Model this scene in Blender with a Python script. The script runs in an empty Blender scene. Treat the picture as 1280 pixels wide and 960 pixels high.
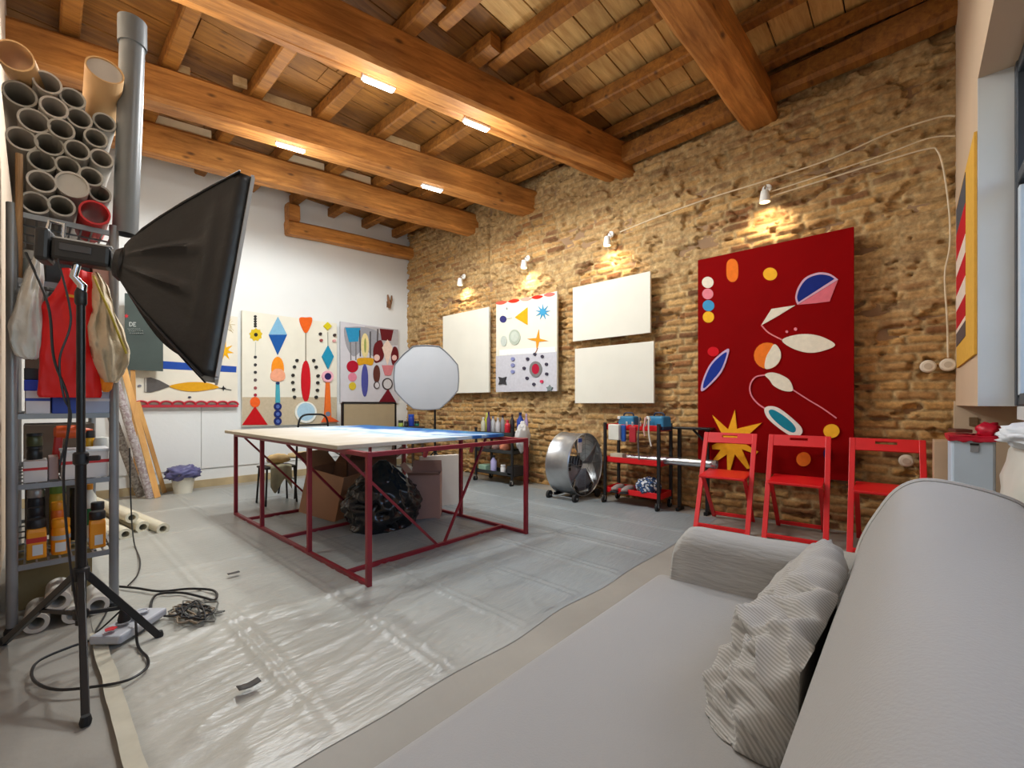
import bpy, bmesh, math, random
import numpy as np
from mathutils import Vector, Matrix, Euler, noise

random.seed(7)
SC = bpy.context.scene
COL = SC.collection
PI = math.pi

# ------------------------------------------------------------------ camera frame
# brick wall runs along +y, back wall along +x, camera over the origin at eye height CAMH, level.
F = 548.0
ANG = math.radians(47.7)
SA, CA = math.sin(ANG), math.cos(ANG)
HOR = 505.0
CAMH = 1.03
XB = 4.42          # brick wall plane
YB = 6.50          # back wall plane
XL = -0.12         # left wall plane
YW = -0.236        # window wall plane


def ray(px, py):
    u = (px - 640.0) / F
    v = (HOR - py) / F
    return Vector((SA + u * CA, CA - u * SA, v))


def P(px, py, x=None, y=None, z=None, d=None):
    """real-world point on a known plane (or at a known depth) seen at a photo position"""
    r = ray(px, py)
    if x is not None:
        t = x / r.x
    elif y is not None:
        t = y / r.y
    elif z is not None:
        t = (z - CAMH) / r.z
    else:
        t = d
    return Vector((r.x * t, r.y * t, CAMH + r.z * t))


# ------------------------------------------------------------------ materials
def lin(c):
    c = c / 255.0
    return c / 12.92 if c <= 0.04045 else ((c + 0.055) / 1.055) ** 2.4


def rgb(t):
    return (lin(t[0]), lin(t[1]), lin(t[2]), 1.0)


_M = {}


def mat(key, col, rough=0.6, metal=0.0, var=0.10, vs=6.0, bump=0.0, bs=40.0, coat=0.0, trans=0.0, alpha=1.0,
        emit=0.0, stretch=None, sheen=0.0, spec=None):
    if key in _M:
        return _M[key]
    m = bpy.data.materials.new(key)
    m.use_nodes = True
    nt = m.node_tree
    b = nt.nodes['Principled BSDF']
    tc = nt.nodes.new('ShaderNodeTexCoord')
    src = tc.outputs['Object']
    if stretch:
        mp = nt.nodes.new('ShaderNodeMapping')
        mp.inputs['Scale'].default_value = stretch
        nt.links.new(src, mp.inputs['Vector'])
        src = mp.outputs['Vector']
    n = nt.nodes.new('ShaderNodeTexNoise')
    n.inputs['Scale'].default_value = vs
    n.inputs['Detail'].default_value = 5
    nt.links.new(src, n.inputs['Vector'])
    rp = nt.nodes.new('ShaderNodeValToRGB')
    c = rgb(col)
    rp.color_ramp.elements[0].position = 0.3
    rp.color_ramp.elements[1].position = 0.7
    rp.color_ramp.elements[0].color = [k * (1 - var) for k in c[:3]] + [1]
    rp.color_ramp.elements[1].color = [min(1, k * (1 + var)) for k in c[:3]] + [1]
    nt.links.new(n.outputs['Fac'], rp.inputs['Fac'])
    nt.links.new(rp.outputs['Color'], b.inputs['Base Color'])
    b.inputs['Roughness'].default_value = rough
    b.inputs['Metallic'].default_value = metal
    if spec is not None:
        b.inputs['Specular IOR Level'].default_value = spec
    if coat:
        b.inputs['Coat Weight'].default_value = coat
        b.inputs['Coat Roughness'].default_value = 0.15
    if trans:
        b.inputs['Transmission Weight'].default_value = trans
    if sheen:
        b.inputs['Sheen Weight'].default_value = sheen
    if alpha < 1:
        b.inputs['Alpha'].default_value = alpha
    if emit:
        nt.links.new(rp.outputs['Color'], b.inputs['Emission Color'])
        b.inputs['Emission Strength'].default_value = emit
    if bump:
        n2 = nt.nodes.new('ShaderNodeTexNoise')
        n2.inputs['Scale'].default_value = bs
        n2.inputs['Detail'].default_value = 6
        nt.links.new(src, n2.inputs['Vector'])
        bp = nt.nodes.new('ShaderNodeBump')
        bp.inputs['Strength'].default_value = bump
        bp.inputs['Distance'].default_value = 0.02
        nt.links.new(n2.outputs['Fac'], bp.inputs['Height'])
        nt.links.new(bp.outputs['Normal'], b.inputs['Normal'])
    _M[key] = m
    return m


def wood(key, c1, c2, stretch=(1, 12, 12), rough=0.6, scale=2.2, dark=(60, 30, 12), knots=True):
    """grain runs along the local axis whose stretch is 1"""
    if key in _M:
        return _M[key]
    m = bpy.data.materials.new(key)
    m.use_nodes = True
    nt = m.node_tree
    L = nt.links.new
    b = nt.nodes['Principled BSDF']
    tc = nt.nodes.new('ShaderNodeTexCoord')
    oi = nt.nodes.new('ShaderNodeObjectInfo')
    ad = nt.nodes.new('ShaderNodeVectorMath')
    ad.operation = 'ADD'
    L(tc.outputs['Object'], ad.inputs[0])
    sc = nt.nodes.new('ShaderNodeVectorMath')
    sc.operation = 'SCALE'
    sc.inputs['Scale'].default_value = 17.0
    cb = nt.nodes.new('ShaderNodeCombineXYZ')
    for k in range(3):
        L(oi.outputs['Random'], cb.inputs[k])
    L(cb.outputs[0], sc.inputs[0])
    L(sc.outputs[0], ad.inputs[1])
    mp = nt.nodes.new('ShaderNodeMapping')
    mp.inputs['Scale'].default_value = stretch
    L(ad.outputs[0], mp.inputs['Vector'])
    n = nt.nodes.new('ShaderNodeTexNoise')
    n.inputs['Scale'].default_value = scale
    n.inputs['Detail'].default_value = 7
    n.inputs['Roughness'].default_value = 0.65
    n.inputs['Distortion'].default_value = 0.6
    L(mp.outputs[0], n.inputs['Vector'])
    rp = nt.nodes.new('ShaderNodeValToRGB')
    rp.color_ramp.elements[0].position = 0.32
    rp.color_ramp.elements[0].color = rgb(c1)
    rp.color_ramp.elements[1].position = 0.68
    rp.color_ramp.elements[1].color = rgb(c2)
    L(n.outputs['Fac'], rp.inputs['Fac'])
    out = rp.outputs['Color']
    # broad tone change and small dark knots / worm holes
    n2 = nt.nodes.new('ShaderNodeTexNoise')
    n2.inputs['Scale'].default_value = 1.7
    n2.inputs['Detail'].default_value = 3
    L(ad.outputs[0], n2.inputs['Vector'])
    mx = nt.nodes.new('ShaderNodeMix')
    mx.data_type = 'RGBA'
    mx.blend_type = 'MULTIPLY'
    mr = nt.nodes.new('ShaderNodeMapRange')
    mr.inputs['From Min'].default_value = 0.35
    mr.inputs['From Max'].default_value = 0.65
    mr.inputs['To Min'].default_value = 0.72
    mr.inputs['To Max'].default_value = 1.1
    L(n2.outputs['Fac'], mr.inputs['Value'])
    mx.inputs[0].default_value = 1.0
    L(out, mx.inputs[6])
    L(mr.outputs[0], mx.inputs[7])
    out = mx.outputs[2]
    if knots:
        v = nt.nodes.new('ShaderNodeTexVoronoi')
        v.inputs['Scale'].default_value = 3.4
        mp2 = nt.nodes.new('ShaderNodeMapping')
        mp2.inputs['Scale'].default_value = [1.0 if s == 1 else 2.2 for s in stretch]
        L(ad.outputs[0], mp2.inputs['Vector'])
        L(mp2.outputs[0], v.inputs['Vector'])
        mk = nt.nodes.new('ShaderNodeMapRange')
        mk.inputs['From Min'].default_value = 0.05
        mk.inputs['From Max'].default_value = 0.16
        mk.inputs['To Min'].default_value = 0.75
        mk.inputs['To Max'].default_value = 0.0
        L(v.outputs['Distance'], mk.inputs['Value'])
        mx2 = nt.nodes.new('ShaderNodeMix')
        mx2.data_type = 'RGBA'
        L(mk.outputs[0], mx2.inputs[0])
        L(out, mx2.inputs[6])
        mx2.inputs[7].default_value = rgb(dark)
        out = mx2.outputs[2]
    L(out, b.inputs['Base Color'])
    b.inputs['Roughness'].default_value = rough
    bp = nt.nodes.new('ShaderNodeBump')
    bp.inputs['Strength'].default_value = 0.5
    bp.inputs['Distance'].default_value = 0.012
    L(n.outputs['Fac'], bp.inputs['Height'])
    L(bp.outputs['Normal'], b.inputs['Normal'])
    _M[key] = m
    return m


def flat(c, rough=0.8):
    return mat('paint_%d_%d_%d' % tuple(c), c, rough, var=0.06, vs=30, spec=.2)


# ------------------------------------------------------------------ mesh builder
def basis(d, up=Vector((0, 0, 1))):
    d = d.normalized()
    if abs(d.dot(up)) > 0.98:
        up = Vector((0, 1, 0)) if abs(d.y) < 0.9 else Vector((1, 0, 0))
    s = d.cross(up).normalized()
    t = s.cross(d).normalized()
    return d, s, t


class MB:
    def __init__(self):
        self.bm = bmesh.new()

    def quadstrip(self, rings, closed=True, cap=True, mi=0):
        bm = self.bm
        vs = [[bm.verts.new(p) for p in r] for r in rings]
        n = len(vs[0])
        for a, b in zip(vs, vs[1:]):
            for i in range(n if closed else n - 1):
                j = (i + 1) % n
                f = bm.faces.new((a[i], a[j], b[j], b[i]))
                f.material_index = mi
        if cap and closed:
            f = bm.faces.new(list(reversed(vs[0]))); f.material_index = mi
            f = bm.faces.new(vs[-1]); f.material_index = mi
        return self

    def box(self, c, s, rot=None, mi=0, taper=1.0):
        c = Vector(c)
        R = rot.to_matrix() if isinstance(rot, Euler) else (rot or Matrix.Identity(3))
        rings = []
        for z, k in ((-.5, 1.0), (.5, taper)):
            rings.append([c + R @ Vector((x * s[0] * k, y * s[1] * k, z * s[2])) for x, y in ((-.5, -.5), (.5, -.5), (.5, .5), (-.5, .5))])
        return self.quadstrip(rings, mi=mi)

    def bar(self, p0, p1, w, h=None, up=Vector((0, 0, 1)), mi=0):
        h = h or w
        p0, p1 = Vector(p0), Vector(p1)
        d, s, t = basis(p1 - p0, up)
        rings = []
        for p in (p0, p1):
            rings.append([p + s * a * w / 2 + t * b * h / 2 for a, b in ((-1, -1), (1, -1), (1, 1), (-1, 1))])
        return self.quadstrip(rings, mi=mi)

    def tube(self, pts, r, n=10, closed=False, cap=True, mi=0):
        pts = [Vector(p) for p in pts]
        rr = r if isinstance(r, (list, tuple)) else [r] * len(pts)
        rings = []
        prev = None
        m = len(pts)
        for i, p in enumerate(pts):
            if closed:
                d = pts[(i + 1) % m] - pts[i - 1]
            else:
                d = pts[min(i + 1, m - 1)] - pts[max(i - 1, 0)]
            if d.length < 1e-9:
                d = Vector((0, 0, 1))
            d.normalize()
            if prev is None:
                _, s, t = basis(d)
            else:
                s = (prev - d * prev.dot(d))
                if s.length < 1e-6:
                    _, s, t = basis(d)
                s.normalize()
                t = s.cross(d).normalized()
            prev = s
            rings.append([p + (s * math.cos(2 * PI * k / n) + t * math.sin(2 * PI * k / n)) * rr[i] for k in range(n)])
        if closed:
            rings.append(rings[0])
            cap = False
        return self.quadstrip(rings, cap=cap, mi=mi)

    def pipe(self, p0, p1, r, wall, n=24, mi=0):
        """open hollow tube with real wall thickness"""
        p0, p1 = Vector(p0), Vector(p1)
        d, s, t = basis(p1 - p0)
        def ring(p, q):
            return [p + (s * math.cos(2 * PI * k / n) + t * math.sin(2 * PI * k / n)) * q for k in range(n)]
        rs = [ring(p0, r), ring(p1, r), ring(p1, r - wall), ring(p0, r - wall), ring(p0, r)]
        return self.quadstrip(rs, cap=False, mi=mi)

    def lathe(self, c, prof, n=20, rot=None, cap=True, mi=0, squash=1.0):
        c = Vector(c)
        R = rot.to_matrix() if isinstance(rot, Euler) else (rot or Matrix.Identity(3))
        rings = [[c + R @ Vector((r * math.cos(2 * PI * k / n), r * squash * math.sin(2 * PI * k / n), z)) for k in range(n)] for r, z in prof]
        return self.quadstrip(rings, cap=cap, mi=mi)

    def prism(self, poly, off, mi=0):
        """poly: list of 3d points, extruded by vector off"""
        off = Vector(off)
        a = [Vector(p) for p in poly]
        return self.quadstrip([a, [p + off for p in a]], mi=mi)

    def grid(self, fn, nu, nv, mi=0):
        bm = self.bm
        vs = [[bm.verts.new(fn(i / nu, j / nv)) for j in range(nv + 1)] for i in range(nu + 1)]
        for i in range(nu):
            for j in range(nv):
                f = bm.faces.new((vs[i][j], vs[i + 1][j], vs[i + 1][j + 1], vs[i][j + 1]))
                f.material_index = mi
        return self

    def lump(self, c, r, amp=0.15, freq=2.5, seed=0, sub=3, prof=None, rot=None, fine=0.0, floor=None):
        """crumpled soft body: displaced sphere; prof(t) scales the width by height t in 0..1"""
        tmp = bmesh.new()
        bmesh.ops.create_icosphere(tmp, subdivisions=sub, radius=1.0)
        c = Vector(c)
        R = rot.to_matrix() if isinstance(rot, Euler) else (rot or Matrix.Identity(3))
        vm = {}
        for v in tmp.verts:
            p = v.co.copy()
            n1 = noise.noise(p * freq + Vector((seed * 3.1, seed * 1.7, seed)))
            n2 = noise.noise(p * freq * 3.1 + Vector((seed, 5 + seed, 9)))
            k = 1 + amp * n1 + amp * 0.5 * n2
            if fine:
                k += fine * (0.5 - abs(noise.noise(p * freq * 2.2 + Vector((seed * 2, 1, 4)))) * 2)
            q = p * k
            if prof:
                t = (p.z + 1) / 2
                s = prof(t)
                h = math.hypot(p.x, p.y)
                f = s / max(h, 0.12) if h > 0 else 0
                f = min(f, s / 0.12)
                q = Vector((p.x * f * k, p.y * f * k, p.z * (1 + 0.25 * amp * n1)))
            w = c + R @ Vector((q.x * r[0], q.y * r[1], q.z * r[2]))
            if floor is not None and w.z < floor:
                w.z = floor
            vm[v] = self.bm.verts.new(w)
        for f in tmp.faces:
            self.bm.faces.new([vm[v] for v in f.verts])
        tmp.free()
        return self

    def build(self, name, m, parent=None, smooth=False, bevel=0.0, bseg=2, angle=35, solid=0.0):
        bm = self.bm
        bmesh.ops.recalc_face_normals(bm, faces=bm.faces)
        me = bpy.data.meshes.new(name)
        bm.to_mesh(me)
        bm.free()
        for k in (m if isinstance(m, (list, tuple)) else [m]):
            me.materials.append(k)
        o = bpy.data.objects.new(name, me)
        COL.objects.link(o)
        if parent is not None:
            root = parent
            while root.parent:
                root = root.parent
            me.transform(root.matrix_basis.inverted())
            o.parent = parent
        if solid:
            md = o.modifiers.new('thick', 'SOLIDIFY')
            md.thickness = solid
            md.offset = 0
        if bevel:
            md = o.modifiers.new('bev', 'BEVEL')
            md.width = bevel
            md.segments = bseg
            md.limit_method = 'ANGLE'
            md.angle_limit = math.radians(40)
            md.harden_normals = False
        if smooth:
            me.polygons.foreach_set('use_smooth', [True] * len(me.polygons))
            try:
                me.set_sharp_from_angle(angle=math.radians(angle))
            except Exception:
                pass
        return o


def center_origin(o):
    """move a top-level mesh's origin to the middle of its base"""
    me = o.data
    n = len(me.vertices)
    a = np.empty(n * 3)
    me.vertices.foreach_get('co', a)
    a = a.reshape(-1, 3)
    lo, hi = a.min(0), a.max(0)
    c = Vector(((lo[0] + hi[0]) / 2, (lo[1] + hi[1]) / 2, lo[2]))
    me.transform(Matrix.Translation(-c))
    o.location = c
    return o


def tag(o, label, cat, group=None, kind=None):
    o['label'] = label
    o['category'] = cat
    if group:
        o['group'] = group
    if kind:
        o['kind'] = kind
    if o.type == 'MESH' and o.parent is None and tuple(o.location) == (0, 0, 0):
        center_origin(o)
    return o


def thing(name, label, cat, loc=(0, 0, 0), rz=0.0, group=None):
    o = bpy.data.objects.new(name, None)
    o.empty_display_size = 0.1
    COL.objects.link(o)
    o.location = loc
    o.rotation_euler = (0, 0, rz)
    o.matrix_basis = Matrix.Translation(Vector(loc)) @ Matrix.Rotation(rz, 4, 'Z')
    o['label'] = label
    o['category'] = cat
    if group:
        o['group'] = group
    return o


def structure(o, label=None):
    o['kind'] = 'structure'
    if label:
        o['label'] = label
    return o


def copy_tree(o, parent=None):
    c = o.copy()
    COL.objects.link(c)
    if parent is not None:
        c.parent = parent
    for ch in list(o.children):
        copy_tree(ch, c)
    return c


def dup(o, loc, rot, label, group=None):
    c = copy_tree(o)
    c.location = loc
    c.rotation_euler = rot
    c['label'] = label
    if group:
        c['group'] = group
    return c


def catmull(pts, n=8, closed=False):
    pts = [Vector(p) for p in pts]
    out = []
    m = len(pts)
    rng = range(m if closed else m - 1)
    for i in rng:
        p0 = pts[(i - 1) % m] if (closed or i > 0) else pts[0]
        p1 = pts[i]
        p2 = pts[(i + 1) % m]
        p3 = pts[(i + 2) % m] if (closed or i + 2 < m) else pts[-1]
        for k in range(n):
            t = k / n
            out.append(0.5 * ((2 * p1) + (p2 - p0) * t + (2 * p0 - 5 * p1 + 4 * p2 - p3) * t * t + (3 * p1 - p0 - 3 * p2 + p3) * t ** 3))
    if not closed:
        out.append(pts[-1])
    return out


# shared materials
M_RED = mat('red_enamel', (214, 22, 28), 0.4, var=0.06)
M_CRIM = mat('crimson_steel', (134, 26, 40), 0.42, var=0.12)
M_BLACK = mat('black_plastic', (26, 25, 26), 0.45, var=0.15)
M_BLKMET = mat('black_metal', (30, 29, 30), 0.35, 0.3, var=0.15)
M_CLOTHBLK = mat('black_nylon', (24, 22, 22), 0.42, var=0.25, vs=5, bump=0.25, bs=14)
M_STEEL = mat('galvanised_steel', (178, 180, 182), 0.33, 0.85, var=0.12, vs=9)
M_GREYPOST = mat('grey_steel', (140, 142, 144), 0.4, 0.5, var=0.12)
M_WHITE = mat('white_paint', (232, 230, 224), 0.6, var=0.04)
M_CANVAS = mat('white_canvas', (226, 222, 208), 0.8, var=0.03, vs=3, bump=0.1, bs=220)
M_RUBBER = mat('black_rubber', (24, 24, 24), 0.7, var=0.1)
M_CARD = mat('brown_cardboard', (168, 124, 92), 0.8, var=0.1, vs=4)
M_CHROME = mat('chrome', (205, 205, 205), 0.15, 1.0, var=0.04)
# =================================================================== ROOM SHELL
ZC = 3.99


def vnoise(a, b, seed, rs=np.random.RandomState):
    """smooth value noise on two coordinate arrays"""
    g = rs(seed).rand(256, 256)
    ia, ib = np.floor(a).astype(int), np.floor(b).astype(int)
    fa, fb = a - ia, b - ib
    fa = fa * fa * (3 - 2 * fa)
    fb = fb * fb * (3 - 2 * fb)
    def G(i, j):
        return g[i % 256, j % 256]
    return (G(ia, ib) * (1 - fa) * (1 - fb) + G(ia + 1, ib) * fa * (1 - fb) + G(ia, ib + 1) * (1 - fa) * fb + G(ia + 1, ib + 1) * fa * fb)


def fbm(a, b, seed, oct=3):
    s, amp, tot = 0, 1.0, 0
    for k in range(oct):
        s = s + amp * vnoise(a * 2 ** k, b * 2 ** k, seed + k)
        tot += amp
        amp *= 0.55
    return s / tot


def brick_wall():
    y0, y1, z0, z1 = -0.30, 6.62, -0.02, 4.0
    ny, nz = 620, 400
    yy, zz = np.meshgrid(np.linspace(y0, y1, ny), np.linspace(z0, z1, nz), indexing='ij')
    h, w = 0.070, 0.235
    ya = yy + 0.05 * (fbm(yy * 3, zz * 5, 3) - .5) + 0.03 * (fbm(yy * 14, zz * 14, 31) - .5)
    za = zz + 0.05 * (fbm(yy * 1.2, zz * 1.5, 5) - .5) + 0.020 * (fbm(yy * 8, zz * 9, 6) - .5)
    row = np.floor(za / h).astype(int)
    rr = np.random.RandomState(11)
    roff = rr.rand(400)[row % 400] * w
    rw = (0.78 + 0.5 * rr.rand(400))[row % 400] * w
    cx = (ya + roff) / rw
    col = np.floor(cx).astype(int)
    fy = (cx - col) * rw
    fz = za - row * h
    ed = np.minimum(np.minimum(fy, rw - fy) * .62, np.minimum(fz, h - fz))
    idx = (row * 131 + col * 37) % 4096
    depth = rr.rand(4096)[idx]
    tint = rr.rand(4096)[idx]
    body = np.clip((ed - 0.004) / 0.012, 0, 1)
    # plaster / lime smear over the courses, strongest on the upper half
    sm = fbm(yy * 1.1 + 7, zz * 1.6, 21, 4) + 0.15 * np.clip((zz - 1.5) / 1.2, 0, 1) + 0.05 * np.exp(-((yy - 4.15) / .35) ** 2)
    sm = np.clip((sm - 0.50) / 0.2, 0, 1) * 0.62
    hole = (depth < 0.07) * 1.0
    ero = fbm(yy * 12, zz * 22, 41, 3)
    d = body * (0.012 + 0.014 * depth) * (1 - 0.75 * sm) * (1 - 0.85 * hole) + 0.011 * (ero - .5) * 2 * (0.6 + .4 * body)
    d = d + 0.04 * (fbm(yy * 1.3, zz * 1.3, 51) - .5)
    pits = np.clip((fbm(yy * 6, zz * 12, 61, 3) - 0.655 + .065 * np.clip((zz - 1.4), 0, 1)) / 0.04, 0, 1)
    d = d - 0.045 * pits + sm * 0.008 * (1 - body)
    # straight crevice where an old pier meets the wall, and the pier standing proud
    pier = 1 / (1 + np.exp(-(yy - 3.86 - .05 * (fbm(zz * 3, yy, 71) - .5)) / .02)) * 1 / (1 + np.exp((yy - 4.46) / .02))
    d = d + 0.015 * pier
    crev = np.exp(-((yy - 4.47 - 0.05 * (fbm(zz * 3, yy * 0 + 2, 77) - .5)) / 0.022) ** 2) * (zz > 1.6)
    d = d - 0.07 * crev
    xx = XB - d + 0.02
    verts = np.stack([xx, yy, zz], -1).reshape(-1, 3)
    i = np.arange(ny - 1)[:, None] * nz + np.arange(nz - 1)[None, :]
    quads = np.stack([i, i + 1, i + nz + 1, i + nz], -1).reshape(-1, 4)
    me = bpy.data.meshes.new('wall_right')
    me.vertices.add(len(verts))
    me.vertices.foreach_set('co', verts.ravel())
    me.loops.add(quads.size)
    me.loops.foreach_set('vertex_index', quads.ravel())
    me.polygons.add(len(quads))
    me.polygons.foreach_set('loop_start', np.arange(len(quads)) * 4)
    me.polygons.foreach_set('loop_total', np.full(len(quads), 4))
    me.update(calc_edges=True)
    at = me.color_attributes.new('brick', 'FLOAT_COLOR', 'POINT')
    dat = np.stack([tint, np.clip(body * (1 - sm), 0, 1), sm, np.ones_like(sm)], -1).reshape(-1)
    at.data.foreach_set('color', dat.astype(np.float32))
    me.polygons.foreach_set('use_smooth', [True] * len(me.polygons))
    m = bpy.data.materials.new('old_brick')
    m.use_nodes = True
    nt = m.node_tree
    L = nt.links.new
    b = nt.nodes['Principled BSDF']
    a = nt.nodes.new('ShaderNodeAttribute')
    a.attribute_name = 'brick'
    sp = nt.nodes.new('ShaderNodeSeparateColor')
    L(a.outputs['Color'], sp.inputs[0])
    r1 = nt.nodes.new('ShaderNodeValToRGB')   # brick tints
    e = r1.color_ramp.elements
    e[0].position = 0.0; e[0].color = rgb((112, 74, 42))
    e[1].position = 1.0; e[1].color = rgb((200, 160, 102))
    for pos, c in ((0.12, (154, 102, 58)), (0.35, (188, 144, 86)), (0.6, (174, 132, 82)), (0.8, (200, 152, 88))):
        k = e.new(pos); k.color = rgb(c)
    L(sp.outputs[0], r1.inputs['Fac'])
    tc = nt.nodes.new('ShaderNodeTexCoord')
    n1 = nt.nodes.new('ShaderNodeTexNoise')
    n1.inputs['Scale'].default_value = 14
    n1.inputs['Detail'].default_value = 8
    L(tc.outputs['Object'], n1.inputs['Vector'])
    r2 = nt.nodes.new('ShaderNodeValToRGB')   # lime mortar
    r2.color_ramp.elements[0].position = 0.35; r2.color_ramp.elements[0].color = rgb((150, 120, 78))
    r2.color_ramp.elements[1].position = 0.65; r2.color_ramp.elements[1].color = rgb((202, 172, 122))
    L(n1.outputs['Fac'], r2.inputs['Fac'])
    mx = nt.nodes.new('ShaderNodeMix'); mx.data_type = 'RGBA'
    L(sp.outputs[1], mx.inputs[0]); L(r2.outputs['Color'], mx.inputs[6]); L(r1.outputs['Color'], mx.inputs[7])
    # mottling
    n2 = nt.nodes.new('ShaderNodeTexNoise')
    n2.inputs['Scale'].default_value = 30
    n2.inputs['Detail'].default_value = 8
    n2.inputs['Roughness'].default_value = 0.7
    L(tc.outputs['Object'], n2.inputs['Vector'])
    mr = nt.nodes.new('ShaderNodeMapRange')
    mr.inputs['From Min'].default_value = 0.3; mr.inputs['From Max'].default_value = 0.7
    mr.inputs['To Min'].default_value = 0.62; mr.inputs['To Max'].default_value = 1.25
    L(n2.outputs['Fac'], mr.inputs['Value'])
    mm = nt.nodes.new('ShaderNodeMix'); mm.data_type = 'RGBA'; mm.blend_type = 'MULTIPLY'
    mm.inputs[0].default_value = 1.0
    L(mx.outputs[2], mm.inputs[6]); L(mr.outputs[0], mm.inputs[7])
    L(mm.outputs[2], b.inputs['Base Color'])
    b.inputs['Roughness'].default_value = 0.9
    bp = nt.nodes.new('ShaderNodeBump')
    bp.inputs['Strength'].default_value = 0.7
    bp.inputs['Distance'].default_value = 0.012
    L(n2.outputs['Fac'], bp.inputs['Height'])
    L(bp.outputs['Normal'], b.inputs['Normal'])
    me.materials.append(m)
    o = bpy.data.objects.new('wall_right', me)
    COL.objects.link(o)
    structure(o, 'old exposed brick wall with smeared lime mortar')
    bk = MB().box((XB + 0.16, 3.15, 2.0), (0.2, 7.1, 4.2)).build('wall_right_backing', mat('masonry', (150, 120, 90), 0.9), None)
    structure(bk)


brick_wall()

# floor: painted concrete with dusty patches
M_FLOOR = mat('concrete_floor', (150, 146, 137), 0.55, var=0.14, vs=1.6, bump=0.1, bs=25)
structure(MB().box((2.2, 2.7, -0.05), (5.4, 8.6, 0.1)).build('floor', M_FLOOR), 'grey concrete floor')

# back wall: white, boarded lower half with a dado ledge line and bare skirting
M_WALL = mat('white_wall', (222, 224, 222), 0.75, var=0.035, vs=1.5, bump=0.06, bs=30)
structure(MB().box((2.15, YB + 0.1, 2.0), (5.1, 0.2, 4.2)).build('wall_back', M_WALL), 'white painted back wall')
for k, (xa, xb) in enumerate(((-0.1, 1.42), (1.425, 2.9), (2.905, 4.38))):
    structure(MB().box(((xa + xb) / 2, YB - 0.008, 0.65), (xb - xa, 0.016, 0.84)).build('trim_%d' % (k + 1), M_WALL, bevel=0.003))
structure(MB().box((2.15, YB - 0.012, 0.045), (4.6, 0.024, 0.09)).build('baseboard_back', mat('bare_skirting', (176, 158, 122), 0.7, var=0.18, vs=5)))
structure(MB().box((XL - 0.1, 3.0, 2.0), (0.2, 7.4, 4.2)).build('wall_left', mat('left_wall', (206, 186, 164), 0.75, var=0.05)), 'plastered left wall')

# window wall behind and to the right of the camera
M_WW = mat('window_wall', (206, 180, 150), 0.75, var=0.04, vs=2)
M_JAMB = mat('white_jamb', (206, 206, 204), 0.6, var=0.02)
ZS, ZH, XJ = 1.02, 2.58, 3.05
structure(MB().box(((XJ + 4.55) / 2, YW - 0.30, (ZS + 4.1) / 2), (4.55 - XJ, 0.6, 4.1 - ZS)).build('wall_front', M_WW), 'white plastered window wall')
structure(MB().box(((XJ - .3) / 2 - .2, YW - 0.30, (ZH + 4.1) / 2), (XJ + 0.7, 0.6, 4.1 - ZH)).build('wall_front_lintel', M_WW))
structure(MB().box((1.35, -1.02, 0.55), (6.4, 0.2, 1.1)).build('wall_front_niche', M_WW))
structure(MB().box((1.35, -0.74, ZS - 0.03), (3.4, 0.76, 0.06)).build('trim_4', M_JAMB))
structure(MB().box((4.42, -0.6, 0.5), (0.06, 0.75, 1.1)).build('wall_front_cheek', mat('tan_plaster', (202, 180, 152), 0.8, var=0.06)))
structure(MB().box((XJ - 0.007, YW - 0.075, (ZS + ZH) / 2), (0.012, 0.15, ZH - ZS)).build('trim_5', M_JAMB))
structure(MB().box((XL - 0.3, -0.5, 1.8), (0.25, 0.9, 3.8)).build('wall_front_pier', M_WW))
# dark steel window with bars and glass
M_FRAME = mat('window_frame_dark', (58, 62, 68), 0.4, 0.2, var=0.1)
M_FRAMEL = mat('window_frame_grey', (190, 200, 208), 0.5, var=0.04)
yw = YW - 0.15
wb = MB()
for x in (XJ - .03, 2.28, 1.5, 0.72, -0.05):
    wb.box((x, yw, (ZS + ZH) / 2), (0.055, 0.07, ZH - ZS))
for z in (ZS + .03, 2.05, ZH - .03):
    wb.box((XJ / 2 - .02, yw, z), (XJ + 0.1, 0.06, 0.055))
wo = structure(wb.build('window_1', M_FRAME, bevel=0.006), 'dark framed window')
g = bpy.data.materials.new('window_glass')
g.use_nodes = True
nt = g.node_tree
nt.nodes.clear()
o_ = nt.nodes.new('ShaderNodeOutputMaterial')
t_ = nt.nodes.new('ShaderNodeBsdfTransparent')
gl = nt.nodes.new('ShaderNodeBsdfGlossy')
gl.inputs['Roughness'].default_value = 0.03
ms = nt.nodes.new('ShaderNodeMixShader')
ms.inputs[0].default_value = 0.07
nt.links.new(t_.outputs[0], ms.inputs[1]); nt.links.new(gl.outputs[0], ms.inputs[2]); nt.links.new(ms.outputs[0], o_.inputs[0])
MB().box((XJ / 2 - .02, yw, (ZS + ZH) / 2), (XJ + .02, 0.006, ZH - ZS - .05)).build('window_pane', g, wo)
mb = MB()
for x in (XJ - .075, 2.325):
    mb.box((x, yw + .005, 1.53), (0.04, 0.05, 0.95))
mb.build('window_sash', M_FRAMEL, wo, bevel=0.005)

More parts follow.
